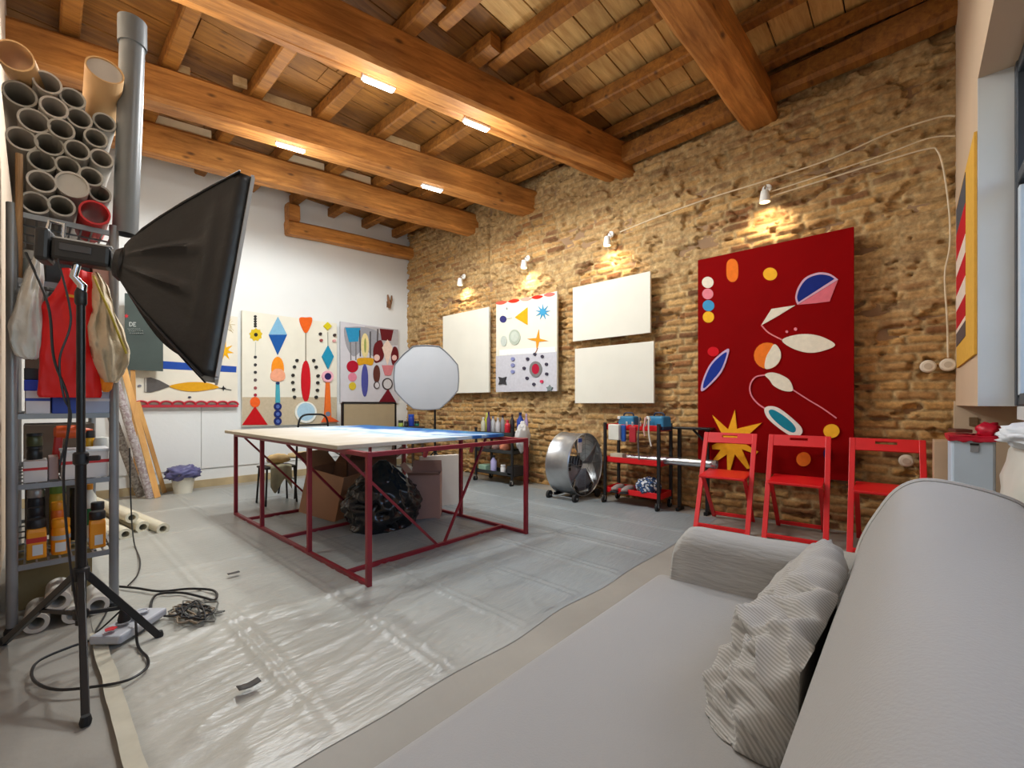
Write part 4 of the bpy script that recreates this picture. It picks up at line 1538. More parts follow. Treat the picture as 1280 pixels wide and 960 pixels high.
# =================================================================== BIG SOFTBOX ON ITS STAND
def softbox_light():
    bx, by = .135, 2.43
    t = thing('softbox_light', 'tall black softbox on a black tripod stand, at left', 'studio light', (bx, by, 0))
    zh = .36
    feet = [P(107, 903, z=.012), P(199, 795, z=.012), P(5, 803, z=.012)]
    hub = Vector((bx, by, zh))
    for f in feet:
        d = (f - hub).normalized()
        o = MB().bar(hub + Vector((d.x, d.y, 0)) * .02, f, .022, .026).build('leg', M_BLKMET, t, bevel=.003)
        MB().lathe(f - Vector((0, 0, .008)), [(.014, 0), (.016, .012), (.012, .03)], 10).build('rubber_foot', M_RUBBER, o, smooth=True)
        mid = hub.lerp(f, .52)
        MB().bar(Vector((bx, by, .20)), mid, .010, .014).build('brace', M_BLKMET, t)
    top = Vector((bx - .002, by, 1.535))
    MB().tube([(bx, by, .16), (bx, by, .82)], .017, 14).build('pole_lower', M_BLKMET, t, smooth=True)
    MB().tube([(bx, by, .80), (bx, by, 1.46)], .0135, 14).build('pole_upper', M_BLKMET, t, smooth=True)
    for z, r, h in ((zh - .03, .027, .055), (.18, .024, .035), (.79, .024, .05)):
        MB().lathe((bx, by, z), [(r * .8, 0), (r, .006), (r, h - .006), (r * .8, h)], 16).build('collar', M_BLACK, t, smooth=True)
    MB().bar((bx + .02, by - .02, .815), (bx + .055, by - .03, .815), .02).build('knob', M_BLACK, t, bevel=.005)
    MB().tube([(bx, by, 1.44), (bx + .004, by, 1.5), (bx - .02, by, 1.53), (bx - .01, by, 1.585)], [.0135, .016, .013, .013], 12).build('swivel', M_CHROME, t, smooth=True)
    MB().lathe((bx, by, 1.42), [(.015, 0), (.019, .01), (.019, .05), (.012, .07)], 14).build('collar', M_BLACK, t, smooth=True)
    # head and softbox along a tilted axis
    R = Euler((0, math.radians(8.5), math.radians(-13.6)), 'XYZ').to_matrix()
    J = Vector((bx + .012, by, 1.622))
    R2 = Euler((0, math.radians(2), math.radians(-13.6)), 'XYZ').to_matrix()
    def W(x, y, z):
        return J + R @ Vector((x, y, z))
    def box(c, s, nm, m, bev=.006, par=t):
        return MB().box(J + R2 @ Vector(c), s, R2).build(nm, m, par, bevel=bev)
    head = box((-.005, 0, .0), (.17, .085, .085), 'lamp_head', M_BLACK, .014)
    box((-.112, 0, .008), (.04, .10, .125), 'head_back', M_BLACK, .012)
    box((-.02, -.0445, .008), (.09, .006, .026), 'head_panel', mat('dark_grey_panel', (60, 60, 64), .4), .002, head)
    MB().tube([W(-.115, -.0, .06), W(-.115, 0, .095), W(-.075, 0, .10), W(-.07, 0, .04)], .007, 8).build('head_handle', M_CHROME, head, smooth=True)
    box((-.01, 0, .048), (.18, .03, .008), 'head_bar', M_STEEL, .002, head)
    MB().lathe(W(.09, 0, 0), [(.055, 0), (.07, .02), (.07, .05)], 24, R @ Euler((0, PI / 2, 0)).to_matrix(), cap=False).build('speed_ring', M_BLACK, t, smooth=True)
    # cloth: small ring -> rectangle, panels sagging between the ribs
    x0, x1, hw, hh = .12, .455, .31, .415
    NR, NP = 30, 30
    def rim(k, t_):          # k in 0..4*NP around, t_ 0 back .. 1 front
        side = k // NP
        f = (k % NP) / NP
        cs = [(-1, 1), (-1, -1), (1, -1), (1, 1)]
        a, b_ = cs[side % 4], cs[(side + 1) % 4]
        px_, pz_ = a[0] + (b_[0] - a[0]) * f, a[1] + (b_[1] - a[1]) * f
        s0 = .065
        sw = s0 + (hw - s0) * t_ ** .86
        sh = s0 + (hh - s0) * t_ ** .86
        sag = 1 - .10 * math.sin(PI * f) * math.sin(PI * min(1, t_ * 1.0)) + .012 * noise.noise(Vector((k * .35, t_ * 4, 2)))
        cr = math.exp(-((f - .36) / .03) ** 2) + math.exp(-((f - .64) / .03) ** 2)
        sag += .20 * cr * math.sin(PI * min(1, t_ / .8)) * (t_ < .8) + .05 * math.exp(-((t_ - .82) / .05) ** 2) * math.sin(PI * f)
        fold = .006 * math.sin(f * PI * 4) * math.sin(PI * t_)
        return W(x0 + (x1 - x0) * t_, px_ * sw * sag, pz_ * (sh * sag + fold))
    rings = [[rim(k, i / NR) for k in range(4 * NP)] for i in range(NR + 1)]
    rings.append([W(x1 + .045, *(((p := R.inverted() @ (rim(k, 1) - J)).y * 1.0, p.z * 1.0))) for k in range(4 * NP)])
    soft = MB().quadstrip(rings, cap=False).build('softbox', M_CLOTHBLK, t, smooth=True, angle=75, solid=.004)
    for s_y in (-1, 1):
        for s_z in (-1, 1):
            MB().tube([W(x0, s_y * .06, s_z * .06)] + [W(x0 + (x1 - x0) * q, s_y * (.066 + (hw - .06) * q ** .86), s_z * (.066 + (hh - .06) * q ** .86)) for q in (.15, .3, .5, .75, 1)], .0045, 6).build('rib', M_BLACK, soft, smooth=True)
    MB().grid(lambda u, v: W(x1 + .028 - .03 * math.sin(PI * u) * math.sin(PI * v), -hw + .004 + (2 * hw - .008) * u, -hh + .004 + (2 * hh - .008) * v), 12, 14).build('diffuser', mat('diffuser_white', (220, 220, 220), .7, var=.02), t, smooth=True, solid=.002)
    fr = MB()
    cs = [W(x1 + .045, y_, z_) for y_, z_ in ((-hw, -hh), (hw, -hh), (hw, hh), (-hw, hh))]
    for i in range(4):
        fr.bar(cs[i], cs[(i + 1) % 4], .012, .022)
    fr.build('rim', mat('softbox_rim', (170, 170, 172), .6, var=.05), soft)
    # power cord from the head down to the floor
    c = catmull([W(-.15, -.03, -.05), (bx - .09, by - .04, 1.40), (bx - .075, by - .05, 1.2), (bx - .035, by - .06, 1.02), (bx - .05, by - .05, .75), (bx - .03, by - .03, .4), (bx + .0, by - .06, .12)], 8)
    MB().tube(c, .0042, 6).build('power_cord', M_BLACK, t, smooth=True)
    c = catmull([W(-.06, -.05, -.05), (bx - .03, by - .05, 1.36), (bx - .06, by - .05, 1.2), (bx - .05, by - .06, 1.06), (bx - .03, by - .05, .98), (bx - .06, by - .05, .8)], 8)
    MB().tube(c, .0035, 6).build('power_cord', M_BLACK, t, smooth=True)


softbox_light()

# =================================================================== STORAGE RACK (end-on against the left wall)
RX0, RX1, RY0, RY1 = -.055, .285, 2.98, 4.15
SHELF = (.30, .665, .985, 1.60, 1.90)
rack = thing('storage_rack', 'grey steel storage rack full of paint jars, behind the tripod stand', 'rack', ((RX0 + RX1) / 2, (RY0 + RY1) / 2, 0))
for x in (RX0, RX1):
    for y in (RY0, RY1):
        o = MB().tube([(x, y, 0.0), (x, y, 1.93)], .019, 14).build('upright', M_GREYPOST, rack, smooth=True)
        MB().lathe((x, y, 0), [(.026, 0), (.026, .015), (.02, .03)], 12).build('foot', M_RUBBER, o)
for z in SHELF:
    mb = MB()
    for x in (RX0, RX1):
        mb.bar((x, RY0, z - .012), (x, RY1, z - .012), .014, .024)
    for y in (RY0, RY1):
        mb.bar((RX0, y, z - .012), (RX1, y, z - .012), .014, .024)
    for k in range(1, 9):
        x = RX0 + (RX1 - RX0) * k / 9
        mb.bar((x, RY0, z - .004), (x, RY1, z - .004), .007)
    for k in range(1, 7):
        y = RY0 + (RY1 - RY0) * k / 7
        mb.bar((RX0, y, z - .012), (RX1, y, z - .012), .008)
    mb.build('shelf', M_GREYPOST, rack)

YI = RY0 + .09
def sp(px0, px1, y=YI):
    a, b_ = P(px0, 500, y=y), P(px1, 500, y=y)
    return (a.x + b_.x) / 2, (b_.x - a.x)
def ztop(py, px, y=YI):
    return P(px, py, y=y).z


M_JARO = mat('ochre_jar', (240, 152, 20), .4, var=.08)
M_LID = mat('black_lid', (30, 29, 30), .45)
M_LABEL = mat('white_label', (222, 220, 214), .6, var=.05)
def jar(x, y, z, r, h, label, body=M_JARO, lid=M_LID, band=None, lab=True, group='paint jars on the storage rack', square=False, lidh=.04):
    t = thing('paint_jar', label, 'jar', (x, y, z), 0, group)
    n = 4 if square else 22
    rot = Euler((0, 0, PI / 4)) if square else None
    k = 1.3 if square else 1.0
    hb = h - lidh
    MB().lathe((x, y, z), [(r * k * .94, 0), (r * k, .006), (r * k, hb - .02), (r * k * .92, hb - .004), (r * k * .84, hb)], n, rot).build('jar_body', body, t, smooth=not square, bevel=.006 if square else 0)
    MB().lathe((x, y, z + hb - .001), [(r * .93, 0), (r * .97, .004), (r * .97, lidh - .004), (r * .9, lidh)], 22).build('lid', lid, t, smooth=True)
    yf = y - r * (.925 if square else 1.0) - .0015
    if band:
        if square:
            MB().box((x, y, z + hb * .62), (r * 1.86, r * 1.86, hb * .16)).build('band', band, t)
        else:
            MB().lathe((x, y, z + hb * .55), [(r + .0008, 0), (r + .0008, hb * .16)], 22, cap=False).build('band', band, t, smooth=True)
    if lab:
        if square:
            MB().box((x + .1 * r, yf, z + hb * .30), (r * .95, .002, hb * .34)).build('label', M_LABEL, t)
        else:
            pts = []
            for a in [math.radians(d) for d in range(-125, -60, 8)]:
                pts.append(a)
            MB().grid(lambda u, v: Vector((x + (r + .0012) * math.cos(pts[0] + (pts[-1] - pts[0]) * u), y + (r + .0012) * math.sin(pts[0] + (pts[-1] - pts[0]) * u), z + hb * (.12 + .34 * v))), 8, 1).build('label', M_LABEL, t, smooth=True)
    return t


M_REDB = mat('red_band', (196, 40, 34), .5)
z = SHELF[0]
x, w = sp(31, 60); jar(x, YI, z, w / 2 * .95, .185, 'large ochre jar with red band on the bottom rack shelf, leftmost', band=M_REDB, square=True)
x, w = sp(63, 89); jar(x, YI + .01, z, w / 2 * .95, .17, 'ochre jar with grey label band, left of the tripod pole', lid=M_JARO, band=mat('grey_band', (170, 176, 180), .5))
x, w = sp(110, 133); jar(x, YI, z, w / 2 * .95, .185, 'ochre jar with black lid, right of the tripod pole', square=True)
y2 = YI + .13
for k, (a_, b_, h, m, ld, lab) in enumerate(((33, 57, .22, M_LID, M_LID, 'black-lidded dark jar behind the large ochre jar'), (62, 84, .235, mat('orange_jar', (226, 110, 30), .4), M_JARO, 'orange jar behind the ochre jar with the grey band'), (112, 132, .21, mat('brown_jar', (120, 70, 36), .4), M_LID, 'brown jar behind the ochre jar right of the pole'))):
    x, w = sp(a_, b_, y2); jar(x, y2, z, w / 2 * .9, h, lab, m, ld, lab=False)
y3 = YI + .27
for k, (a_, b_, h, m, ld, lab) in enumerate(((32, 58, .29, mat('dark_tin', (50, 50, 52), .3, .4), M_STEEL, 'dark tin with a steel lid at the back of the bottom rack shelf'), (60, 84, .30, mat('yellow_jar', (216, 176, 50), .4), mat('green_lid', (110, 150, 60), .4), 'yellow jar with a green lid at the back of the bottom rack shelf'), (86, 104, .28, M_LID, M_LID, 'black jar at the back of the bottom rack shelf'))):
    x, w = sp(a_, b_, y3); jar(x, y3, z, w / 2 * .9, h, lab, m, ld, lab=False)
x, w = sp(106, 118, y3)
t = thing('paint_bottle', 'white and green bottle at the back of the bottom rack shelf', 'bottle', (x, y3, z))
MB().lathe((x, y3, z), [(.026, 0), (.028, .005), (.028, .22), (.014, .25), (.012, .26)], 18).build('bottle_body', mat('white_bottle', (226, 224, 210), .4), t, smooth=True)
MB().lathe((x, y3, z + .07), [(.0287, 0), (.0287, .09)], 18, cap=False).build('band', mat('green_band', (40, 130, 80), .5), t, smooth=True)
MB().lathe((x, y3, z + .26), [(.014, 0), (.014, .03)], 14).build('cap', mat('orange_cap', (226, 150, 40), .4), t)

def carton(x, y, z, s, label, m, stripe=None, name='carton', cat='box', group='boxes on the storage rack', lid=None):
    t = thing(name, label, cat, (x, y, z), 0, group)
    MB().box((x, y, z + s[2] / 2), s).build('box_body', m, t, bevel=.004)
    if stripe:
        MB().box((x, y, z + s[2] * .62), (s[0] + .0016, s[1] + .0016, s[2] * .12)).build('stripe', stripe, t)
    if lid:
        MB().box((x, y, z + s[2] + .006), (s[0] + .008, s[1] + .008, .012)).build('lid', lid, t, bevel=.003)
    return t


z = SHELF[1]
M_WBOX = mat('white_box', (222, 214, 206), .6, var=.05)
x, w = sp(29, 59); carton(x, YI + .02, z, (w, .16, .10), 'white box with a red stripe, left end of the shelf of white boxes', M_WBOX, M_REDB)
x, w = sp(76, 134); carton(x, YI + .02, z, (w, .18, .13), 'wide white box with a red stripe behind the tripod pole', M_WBOX, M_REDB, lid=mat('white_lid', (226, 226, 224), .4))
x, w = sp(60, 74); carton(x, YI + .06, z, (w * .9, .12, .11), 'narrow pinkish box between the two red striped boxes', mat('pink_box', (200, 170, 160), .6))
x, w = sp(30, 56)
for k, (zz, c, lab) in enumerate(((.112, (40, 38, 36), 'lower dark tin stacked on the left red striped box'), (.175, (72, 74, 44), 'upper olive tin stacked on the left red striped box'))):
    jar(x, YI + .03, z + zz - .011, w / 2 * .85, .062, lab, mat('tin_%d' % k, c, .35, .2), M_LID, lab=False, lidh=.014, group='tins stacked on the rack')
yb_ = YI + .28
x, w = sp(62, 98, yb_)
t = thing('power_drill', 'orange and red power tool lying on the middle rack shelf', 'power tool', (x, yb_, z))
MB().lathe((x - .04, yb_, z + .215), [(.02, 0), (.034, .01), (.036, .09), (.02, .12), (.012, .15)], 16, Euler((0, PI / 2, 0))).build('motor_housing', mat('tool_orange', (226, 90, 30), .4), t, smooth=True)
MB().bar((x - .02, yb_, z + .20), (x - .03, yb_, z + .07), .034, .04).build('handle', mat('tool_red', (190, 40, 30), .4), t, bevel=.008)
MB().box((x - .03, yb_, z + .036), (.085, .07, .07)).build('battery', M_BLACK, t, bevel=.006)
x, w = sp(104, 119, yb_); jar(x, yb_, z, w / 2, .22, 'tall yellow jar right of the pole on the middle rack shelf', mat('yellow_jar2', (226, 168, 30), .4), M_LID, lab=False)
x, w = sp(119, 136, yb_ - .04)
t = thing('plastic_tub', 'white tub with a green base at the right end of the middle rack shelf', 'tub', (x, yb_ - .04, z))
MB().lathe((x, yb_ - .04, z + .035), [(.034, 0), (.036, .12), (.030, .145), (.001, .15)], 18).build('tub_body', mat('tub_white', (222, 222, 212), .4), t, smooth=True)
MB().lathe((x, yb_ - .04, z), [(.036, 0), (.036, .035)], 18).build('tub_base', mat('tub_green', (50, 110, 70), .5), t, smooth=True)
z = SHELF[2]
M_BLUE = mat('carton_blue', (36, 70, 168), .5, var=.1)
x, w = sp(32, 62); carton(x, YI, z, (w, .2, .105), 'blue and white carton at the left end of the shelf under the red bag', mat('carton_white', (210, 214, 224), .5), M_BLUE)
x, w = sp(64, 98); carton(x, YI, z, (w, .2, .10), 'plain blue carton under the red bag', M_BLUE, None)
x, w = sp(101, 134); carton(x, YI, z, (w, .2, .105), 'pale blue carton at the right end of the shelf under the red bag', mat('carton_pale', (160, 176, 206), .5), mat('carton_pale2', (206, 212, 222), .5))
x, w = sp(30, 52); carton(x, YI, z + .106, (w, .16, .05), 'flat royal blue carton lying on the blue and white one', mat('carton_royal', (30, 60, 190), .5))
x, w = sp(30, 50); carton(x, YI + .02, z + .157, (w, .14, .055), 'black box on top of the royal blue carton', M_BLACK)
z = SHELF[3]
x, w = sp(26, 50)
jar(x, YI, z, w / 2 * .95, .15, 'glass jar with a pale lid on the rack shelf above the bags', mat('clear_jar', (150, 156, 150), .15, var=.1), mat('pale_lid', (190, 186, 176), .4), lab=False)
x, w = sp(56, 112); carton(x, YI + .05, z, (w, .22, .2), 'black equipment case behind the softbox head', M_BLACK, None, 'equipment_case', 'case')
x, w = sp(114, 134); carton(x, YI + .0, z, (w, .16, .17), 'pale pinkish carton under the red tube', mat('carton_rose', (198, 158, 146), .6))

# deeper cartons filling the rack behind the jars
for k, (z, h, wd, c, lab) in enumerate(((SHELF[0], .27, .27, (92, 84, 76), 'dark grey carton deep on the bottom rack shelf'), (SHELF[1], .25, .28, (120, 108, 96), 'taupe carton deep on the middle rack shelf'), (SHELF[2], .34, .27, (104, 92, 82), 'brown grey carton deep on the shelf behind the hanging bags'), (SHELF[3], .24, .27, (70, 64, 62), 'charcoal carton deep on the shelf behind the softbox head'))):
    carton(.115, 3.72, z + .001, (wd, .34, h), lab, mat('deep_carton_%d' % k, c, .8, var=.1))

# big grey boards of cardboard behind and the rolls below the bottom shelf
o = MB().box((.09, 3.42, .135), (.27, .30, .26)).build('storage_box', mat('box_olive', (134, 118, 78), .8, var=.12))
tag(o, 'olive brown cardboard box on the floor under the rack', 'box')
def hollow_roll(p0, p1, r, wall, label, m, group, name='paper_roll'):
    o = MB().pipe(p0, p1, r, wall, 22).build(name, m, smooth=True, angle=50)
    return tag(o, label, 'roll' if 'roll' in name else 'tube', group)


M_PAPER = mat('roll_paper', (206, 200, 188), .75, var=.06)
GR = 'white paper rolls on the floor under the rack'
def floor_roll(px, py, r, label, L=.24, y=2.94, hz=None, m=M_PAPER):
    q = P(px, py, y=y)
    zz = hz if hz is not None else r + .003
    return hollow_roll((q.x, y, zz), (q.x + .01, y + L, zz), r, r * .38, label, m, GR)
floor_roll(45, 797, .043, 'white paper roll on the floor beside the left rack post', y=2.90)
floor_roll(92, 790, .040, 'white paper roll on the floor just left of the tripod pole', y=2.90)
floor_roll(72, 773, .045, 'white paper roll resting on the other two under the rack', y=2.915, hz=.117)
floor_roll(122, 778, .044, 'wide pale paper roll right of the tripod pole under the rack', y=2.93)

# ------------------------------------------------------------- tubes stacked on top of the rack
M_TUBE = mat('grey_tube', (172, 168, 160), .6, var=.12, vs=5)
M_TUBE2 = mat('grey_tube_pale', (190, 184, 176), .6, var=.10, vs=5)
M_KRAFT = mat('kraft_tube', (214, 172, 120), .65, var=.08)
GT = 'cardboard tubes stacked on top of the rack'
YT = RY0 - .03
def stack_tube(cx, cy, rpx, label, m=M_TUBE, L=1.1, closed=False, dy=0.0, tilt=0.0, name='cardboard_tube'):
    q = P(cx / 3, cy / 3, y=YT + dy)
    r = rpx / 3 * (YT / 1.45) / F * .80
    p0 = q
    p1 = q + Vector((.005, L, tilt))
    mb = MB().pipe(p0, p1, r, .008, 24)
    o = mb.build(name, m, smooth=True, angle=50)
    tag(o, label, 'tube', GT)
    if closed:
        cp = MB().pipe(p0 + Vector((0, .01, 0)), p0 + Vector((0, .016, 0)), r - .006, r - .0065, 24)
        c_ = cp.build('end_cap', M_TUBE2)
        c_.parent = o
        c_.matrix_parent_inverse = Matrix.Translation(-o.location)
    return o


TUBES = [
    (178, 308, 50, 'grey tube at the top of the stack, below the gap between the two kraft tubes'),
    (75, 352, 56, 'wide grey tube at the left edge, just under the open kraft tube'),
    (273, 368, 47, 'pale grey tube next to the capped kraft tube'),
    (203, 402, 49, 'grey tube directly under the topmost grey one'),
    (298, 443, 47, 'grey tube directly under the pale one next to the capped kraft tube'),
    (392, 458, 45, 'grey tube at the foot of the capped kraft tube'),
    (128, 452, 54, 'grey tube, second from the left wall in the third row down'),
    (231, 483, 47, 'grey tube in the middle of the stack, third row down'),
    (360, 517, 45, 'grey tube at the right edge, under the foot of the capped kraft tube'),
    (83, 520, 52, 'grey tube at the left edge above the thin wooden pole'),
    (187, 540, 51, 'grey tube in the middle of the stack, fourth row down'),
    (290, 562, 46, 'grey tube right of centre, fourth row down'),
    (382, 594, 45, 'grey tube at the right edge, halfway down beside the drain pipe'),
    (158, 602, 49, 'grey tube left of centre, fifth row down'),
    (255, 622, 45, 'grey tube half hidden above the wide closed one'),
    (157, 680, 50, 'grey tube left of the wide closed one'),
    (342, 662, 45, 'grey tube right of the wide closed one'),
    (376, 726, 43, 'grey tube directly above the red one'),
    (133, 760, 50, 'grey tube at the bottom left of the stack'),
    (232, 772, 48, 'grey tube at the bottom of the stack, next to the red one'),
]
for k, (cx, cy, r, lab) in enumerate(TUBES):
    stack_tube(cx, cy, r, lab, M_TUBE if k % 3 else M_TUBE2, dy=[0, .03, .015, -.01][k % 4])
stack_tube(272, 692, 60, 'wide grey tube with a closed end low in the stack', M_TUBE2, closed=True, dy=-.015)
stack_tube(356, 797, 58, 'red plastic tube at the bottom right of the stack', mat('red_tube', (206, 30, 32), .4), L=.35, dy=-.03)
# two kraft tubes pointing up out of the stack
def kraft(a0, a1, rpx, label, y0, y1, closed):
    p0 = P(a0[0] / 3, a0[1] / 3, y=y0)
    p1 = P(a1[0] / 3, a1[1] / 3, y=y1)
    r = rpx / 3 * (y0 / 1.45) / F * .92
    o = MB().pipe(p0, p1, r, .006, 26).build('cardboard_tube', M_KRAFT, smooth=True, angle=50)
    tag(o, label, 'tube', GT)
    if closed:
        d = (p1 - p0).normalized()
        c_ = MB().pipe(p0 + d * .008, p0 + d * .014, r - .0065, r - .007, 24).build('end_cap', M_TUBE2)
        c_.parent = o
        c_.matrix_parent_inverse = Matrix.Translation(-o.location)


kraft((55, 208), (115, 330), 55, 'open tan kraft tube at the top left of the stack', YT - .06, YT + .24, False)
kraft((394, 262), (372, 470), 64, 'capped tan kraft tube sticking up beside the drain pipe', YT - .06, YT + .30, True)
# drain pipe standing beside the stack, wooden pole left
q0, q1 = P(147, 287, y=YT + .05), P(156, 22, y=YT + .05)
t = thing('drain_pipe', 'long grey plastic drain pipe standing upright beside the stacked tubes', 'pipe', (q0.x, q0.y, 1.905))
zt = q1.z
MB().pipe((q0.x + .03, q0.y, 1.905), (q1.x + .03, q1.y, zt - .12), .052, .004, 26).build('pipe', mat('grey_pvc', (112, 116, 118), .35, var=.08), t, smooth=True, angle=50)
MB().pipe((q1.x + .03, q1.y, zt - .13), (q1.x + .03, q1.y, zt), .060, .004, 26).build('pipe_socket', mat('grey_pvc', (112, 116, 118), .35), t, smooth=True, angle=50)
q0, q1 = P(23, 330, y=YT - .02), P(24, 192, y=YT - .02)
tag(MB().tube([(q0.x, YT + .06, SHELF[3] + .001), q1], .012, 10).build('wooden_pole', wood('pole_wood', (150, 110, 70), (190, 150, 104), (9, 9, 1), knots=False), smooth=True), 'thin wooden pole standing on the rack shelf at the left edge of the tube stack', 'pole')

# ------------------------------------------------------------- bags hanging in front of the rack
def hang_bag(name, label, m, outline, y, depth, seed, wr=.012, alpha=None):
    """outline: list of (py, pxL, pxR) down the bag"""
    pts = sorted(outline)
    def at(py):
        for (a, l0, r0), (b_, l1, r1) in zip(pts, pts[1:]):
            if a <= py <= b_:
                f = (py - a) / (b_ - a)
                return l0 + (l1 - l0) * f, r0 + (r1 - r0) * f
        return pts[-1][1:]
    y_top, y_bot = pts[0][0], pts[-1][0]
    n, k = 54, 40
    rings = []
    for i in range(n + 1):
        t_ = i / n
        py = y_top + (y_bot - y_top) * t_
        l, r = at(py)
        a, b_ = P(l, py, y=y), P(r, py, y=y)
        c = (a + b_) / 2
        hw_ = (b_.x - a.x) / 2
        dp = depth * math.sin(PI * min(1, .08 + t_ * .86)) ** .8 + .004
        ring = []
        for j in range(k):
            th = 2 * PI * j / k
            w_ = wr * noise.noise(Vector((math.cos(th) * 2.2 + seed, t_ * 3.2, math.sin(th) * 2.2))) + wr * .8 * (abs(noise.noise(Vector((math.cos(th) * 3 + t_ * 2, seed + t_ * 5, math.sin(th) * 3)))) - .25)
            ring.append(c + Vector((math.cos(th) * (hw_ + w_ * .4), math.sin(th) * dp + w_ * (1 if dp > .01 else .2), 0)))
        rings.append(ring)
    return MB().quadstrip(rings)


t = thing('shopping_bag', 'bright red bag hanging on the rack behind the tripod pole', 'bag', P(88, 490, y=2.90))
hang_bag('b', '', None, [(338, 78, 116), (352, 76, 118), (372, 64, 118), (388, 47, 119), (398, 53, 120), (440, 50, 123), (470, 49, 126), (493, 47, 128), (497, 50, 126)], 2.88, .035, 3, .018).build('bag_body', mat('bag_red', (226, 18, 20), .5, var=.06, vs=4), t, smooth=True, angle=180)
q = P(89, 370, y=2.835)
MB().box(q, (.035, .004, .012), Euler((0, .1, 0))).build('bag_tag', mat('bag_yellow', (236, 170, 30), .5), t)
t = thing('plastic_bag', 'cloudy white plastic bag hanging at the left edge of the rack', 'bag', P(30, 445, y=2.9))
hang_bag('b', '', None, [(318, 44, 52), (335, 38, 53), (370, 22, 54), (410, 10, 55), (428, 11, 54), (445, 20, 52), (449, 30, 46)], 2.90, .06, 9, .030).build('bag_body', mat('cloudy_plastic', (228, 226, 220), .35, var=.10, vs=7, alpha=.9, bump=.5, bs=16), t, smooth=True, angle=180)
t = thing('paper_bag', 'crumpled beige bag with an orange corner hanging right of the red bag', 'bag', P(140, 480, y=2.9))
bg = hang_bag('b', '', None, [(342, 116, 124), (356, 117, 134), (390, 116, 144), (410, 110, 152), (440, 114, 163), (455, 119, 161), (468, 126, 154), (478, 132, 146)], 2.86, .06, 17, .045).build('bag_body', mat('beige_paper', (224, 206, 176), .7, var=.10, vs=9, bump=.9, bs=18), t, smooth=True, angle=180)
hang_bag('b', '', None, [(455, 122, 142), (470, 124, 144), (486, 126, 140), (490, 129, 136)], 2.885, .02, 22, .004).build('bag_corner', mat('bag_orange', (236, 140, 24), .5), t, smooth=True, angle=180)
MB().tube(catmull([P(117, 345, y=2.80), P(126, 366, y=2.78), P(138, 392, y=2.78), P(149, 420, y=2.78), P(158, 442, y=2.79)], 6), .005, 6).build('bag_strap', mat('bag_olive', (190, 172, 60), .6), t, smooth=True)

# =================================================================== BACK-LEFT CORNER
def lean_roll(pa, pb, r, label, m, name='fabric_roll', ya=None, yb=None, cat='roll', group=None):
    a, b_ = P(*pa, z=r * .5), P(*pb, y=yb)
    o = MB().tube([a, a.lerp(b_, .5), b_], r, 16).build(name, m, smooth=True, angle=50)
    return tag(o, label, cat, group)


def patterned(key, c1, c2, c3):
    if key in _M:
        return _M[key]
    m = mat(key, c1, .8)
    nt = m.node_tree
    b = nt.nodes['Principled BSDF']
    tc = nt.nodes.new('ShaderNodeTexCoord')
    v = nt.nodes.new('ShaderNodeTexVoronoi')
    v.inputs['Scale'].default_value = 60
    nt.links.new(tc.outputs['Object'], v.inputs['Vector'])
    rp = nt.nodes.new('ShaderNodeValToRGB')
    rp.color_ramp.interpolation = 'CONSTANT'
    e = rp.color_ramp.elements
    e[0].color = rgb(c1); e[1].position = .45; e[1].color = rgb(c2)
    k = e.new(.75); k.color = rgb(c3)
    sp_ = nt.nodes.new('ShaderNodeSeparateColor')
    nt.links.new(v.outputs['Color'], sp_.inputs[0])
    nt.links.new(sp_.outputs[0], rp.inputs['Fac'])
    nt.links.new(rp.outputs[0], b.inputs['Base Color'])
    return m


GL = 'rolls and planks leaning in the back left corner'
lean_roll((188, 622), (143, 470), .036, 'pink and grey patterned fabric roll leaning beside the planks', patterned('floral', (166, 156, 154), (150, 132, 134), (186, 178, 178)), yb=6.05, group=GL)
lean_roll((176, 620), (140, 520), .04, 'darker speckled fabric roll leaning left of the pink patterned one', patterned('speckle', (140, 132, 122), (116, 106, 98), (160, 152, 142)), yb=6.15, group=GL)
W_PLANK = wood('pine_plank', (196, 136, 70), (226, 176, 104), (4, 4, 1), .6, 2, knots=False)
def plank(pa, pb, yb, w_, label, m=W_PLANK):
    a, b_ = P(*pa, z=.012), P(*pb, y=yb)
    if a.y > YB - .08:
        a = P(pa[0], 600, y=YB - .08)
        a.z = .012
    tag(MB().bar(a, b_, w_, .022, up=Vector((0, -1, .2))).build('wooden_plank', m, bevel=.002), label, 'plank', GL)
plank((197, 622), (152, 450), 6.28, .055, 'wide pine plank leaning against the back wall beside the patterned roll')
plank((206, 616), (172, 502), 6.33, .04, 'narrow pine plank leaning rightmost, nearest the white bucket')
plank((171, 600), (166, 462), 6.34, .04, 'thin upright pine batten below the chalkboard')

GC = 'cream rolls lying on the floor behind the rack'
M_CREAM = mat('cream_roll', (214, 206, 182), .75, var=.06)
def lay_roll(px, py, r, label, z=None, dx=-.16, L=1.15):
    q = P(px, py, z=r if z is None else z)
    zz = q.z
    hollow_roll(q, (q.x + dx, q.y + L, zz), r, r * .45, label, M_CREAM, GC)
lay_roll(204, 661, .043, 'cream roll lying rightmost, tip farthest into the room')
lay_roll(179, 659, .046, 'cream roll lying second from the right, dark core showing')
lay_roll(157, 668, .043, 'cream roll lying in front, next to the hanging cord')
lay_roll(140, 668, .040, 'cream roll lying closest to the rack')
lay_roll(165, 647, .042, 'cream roll lying on top of the others', z=.132)

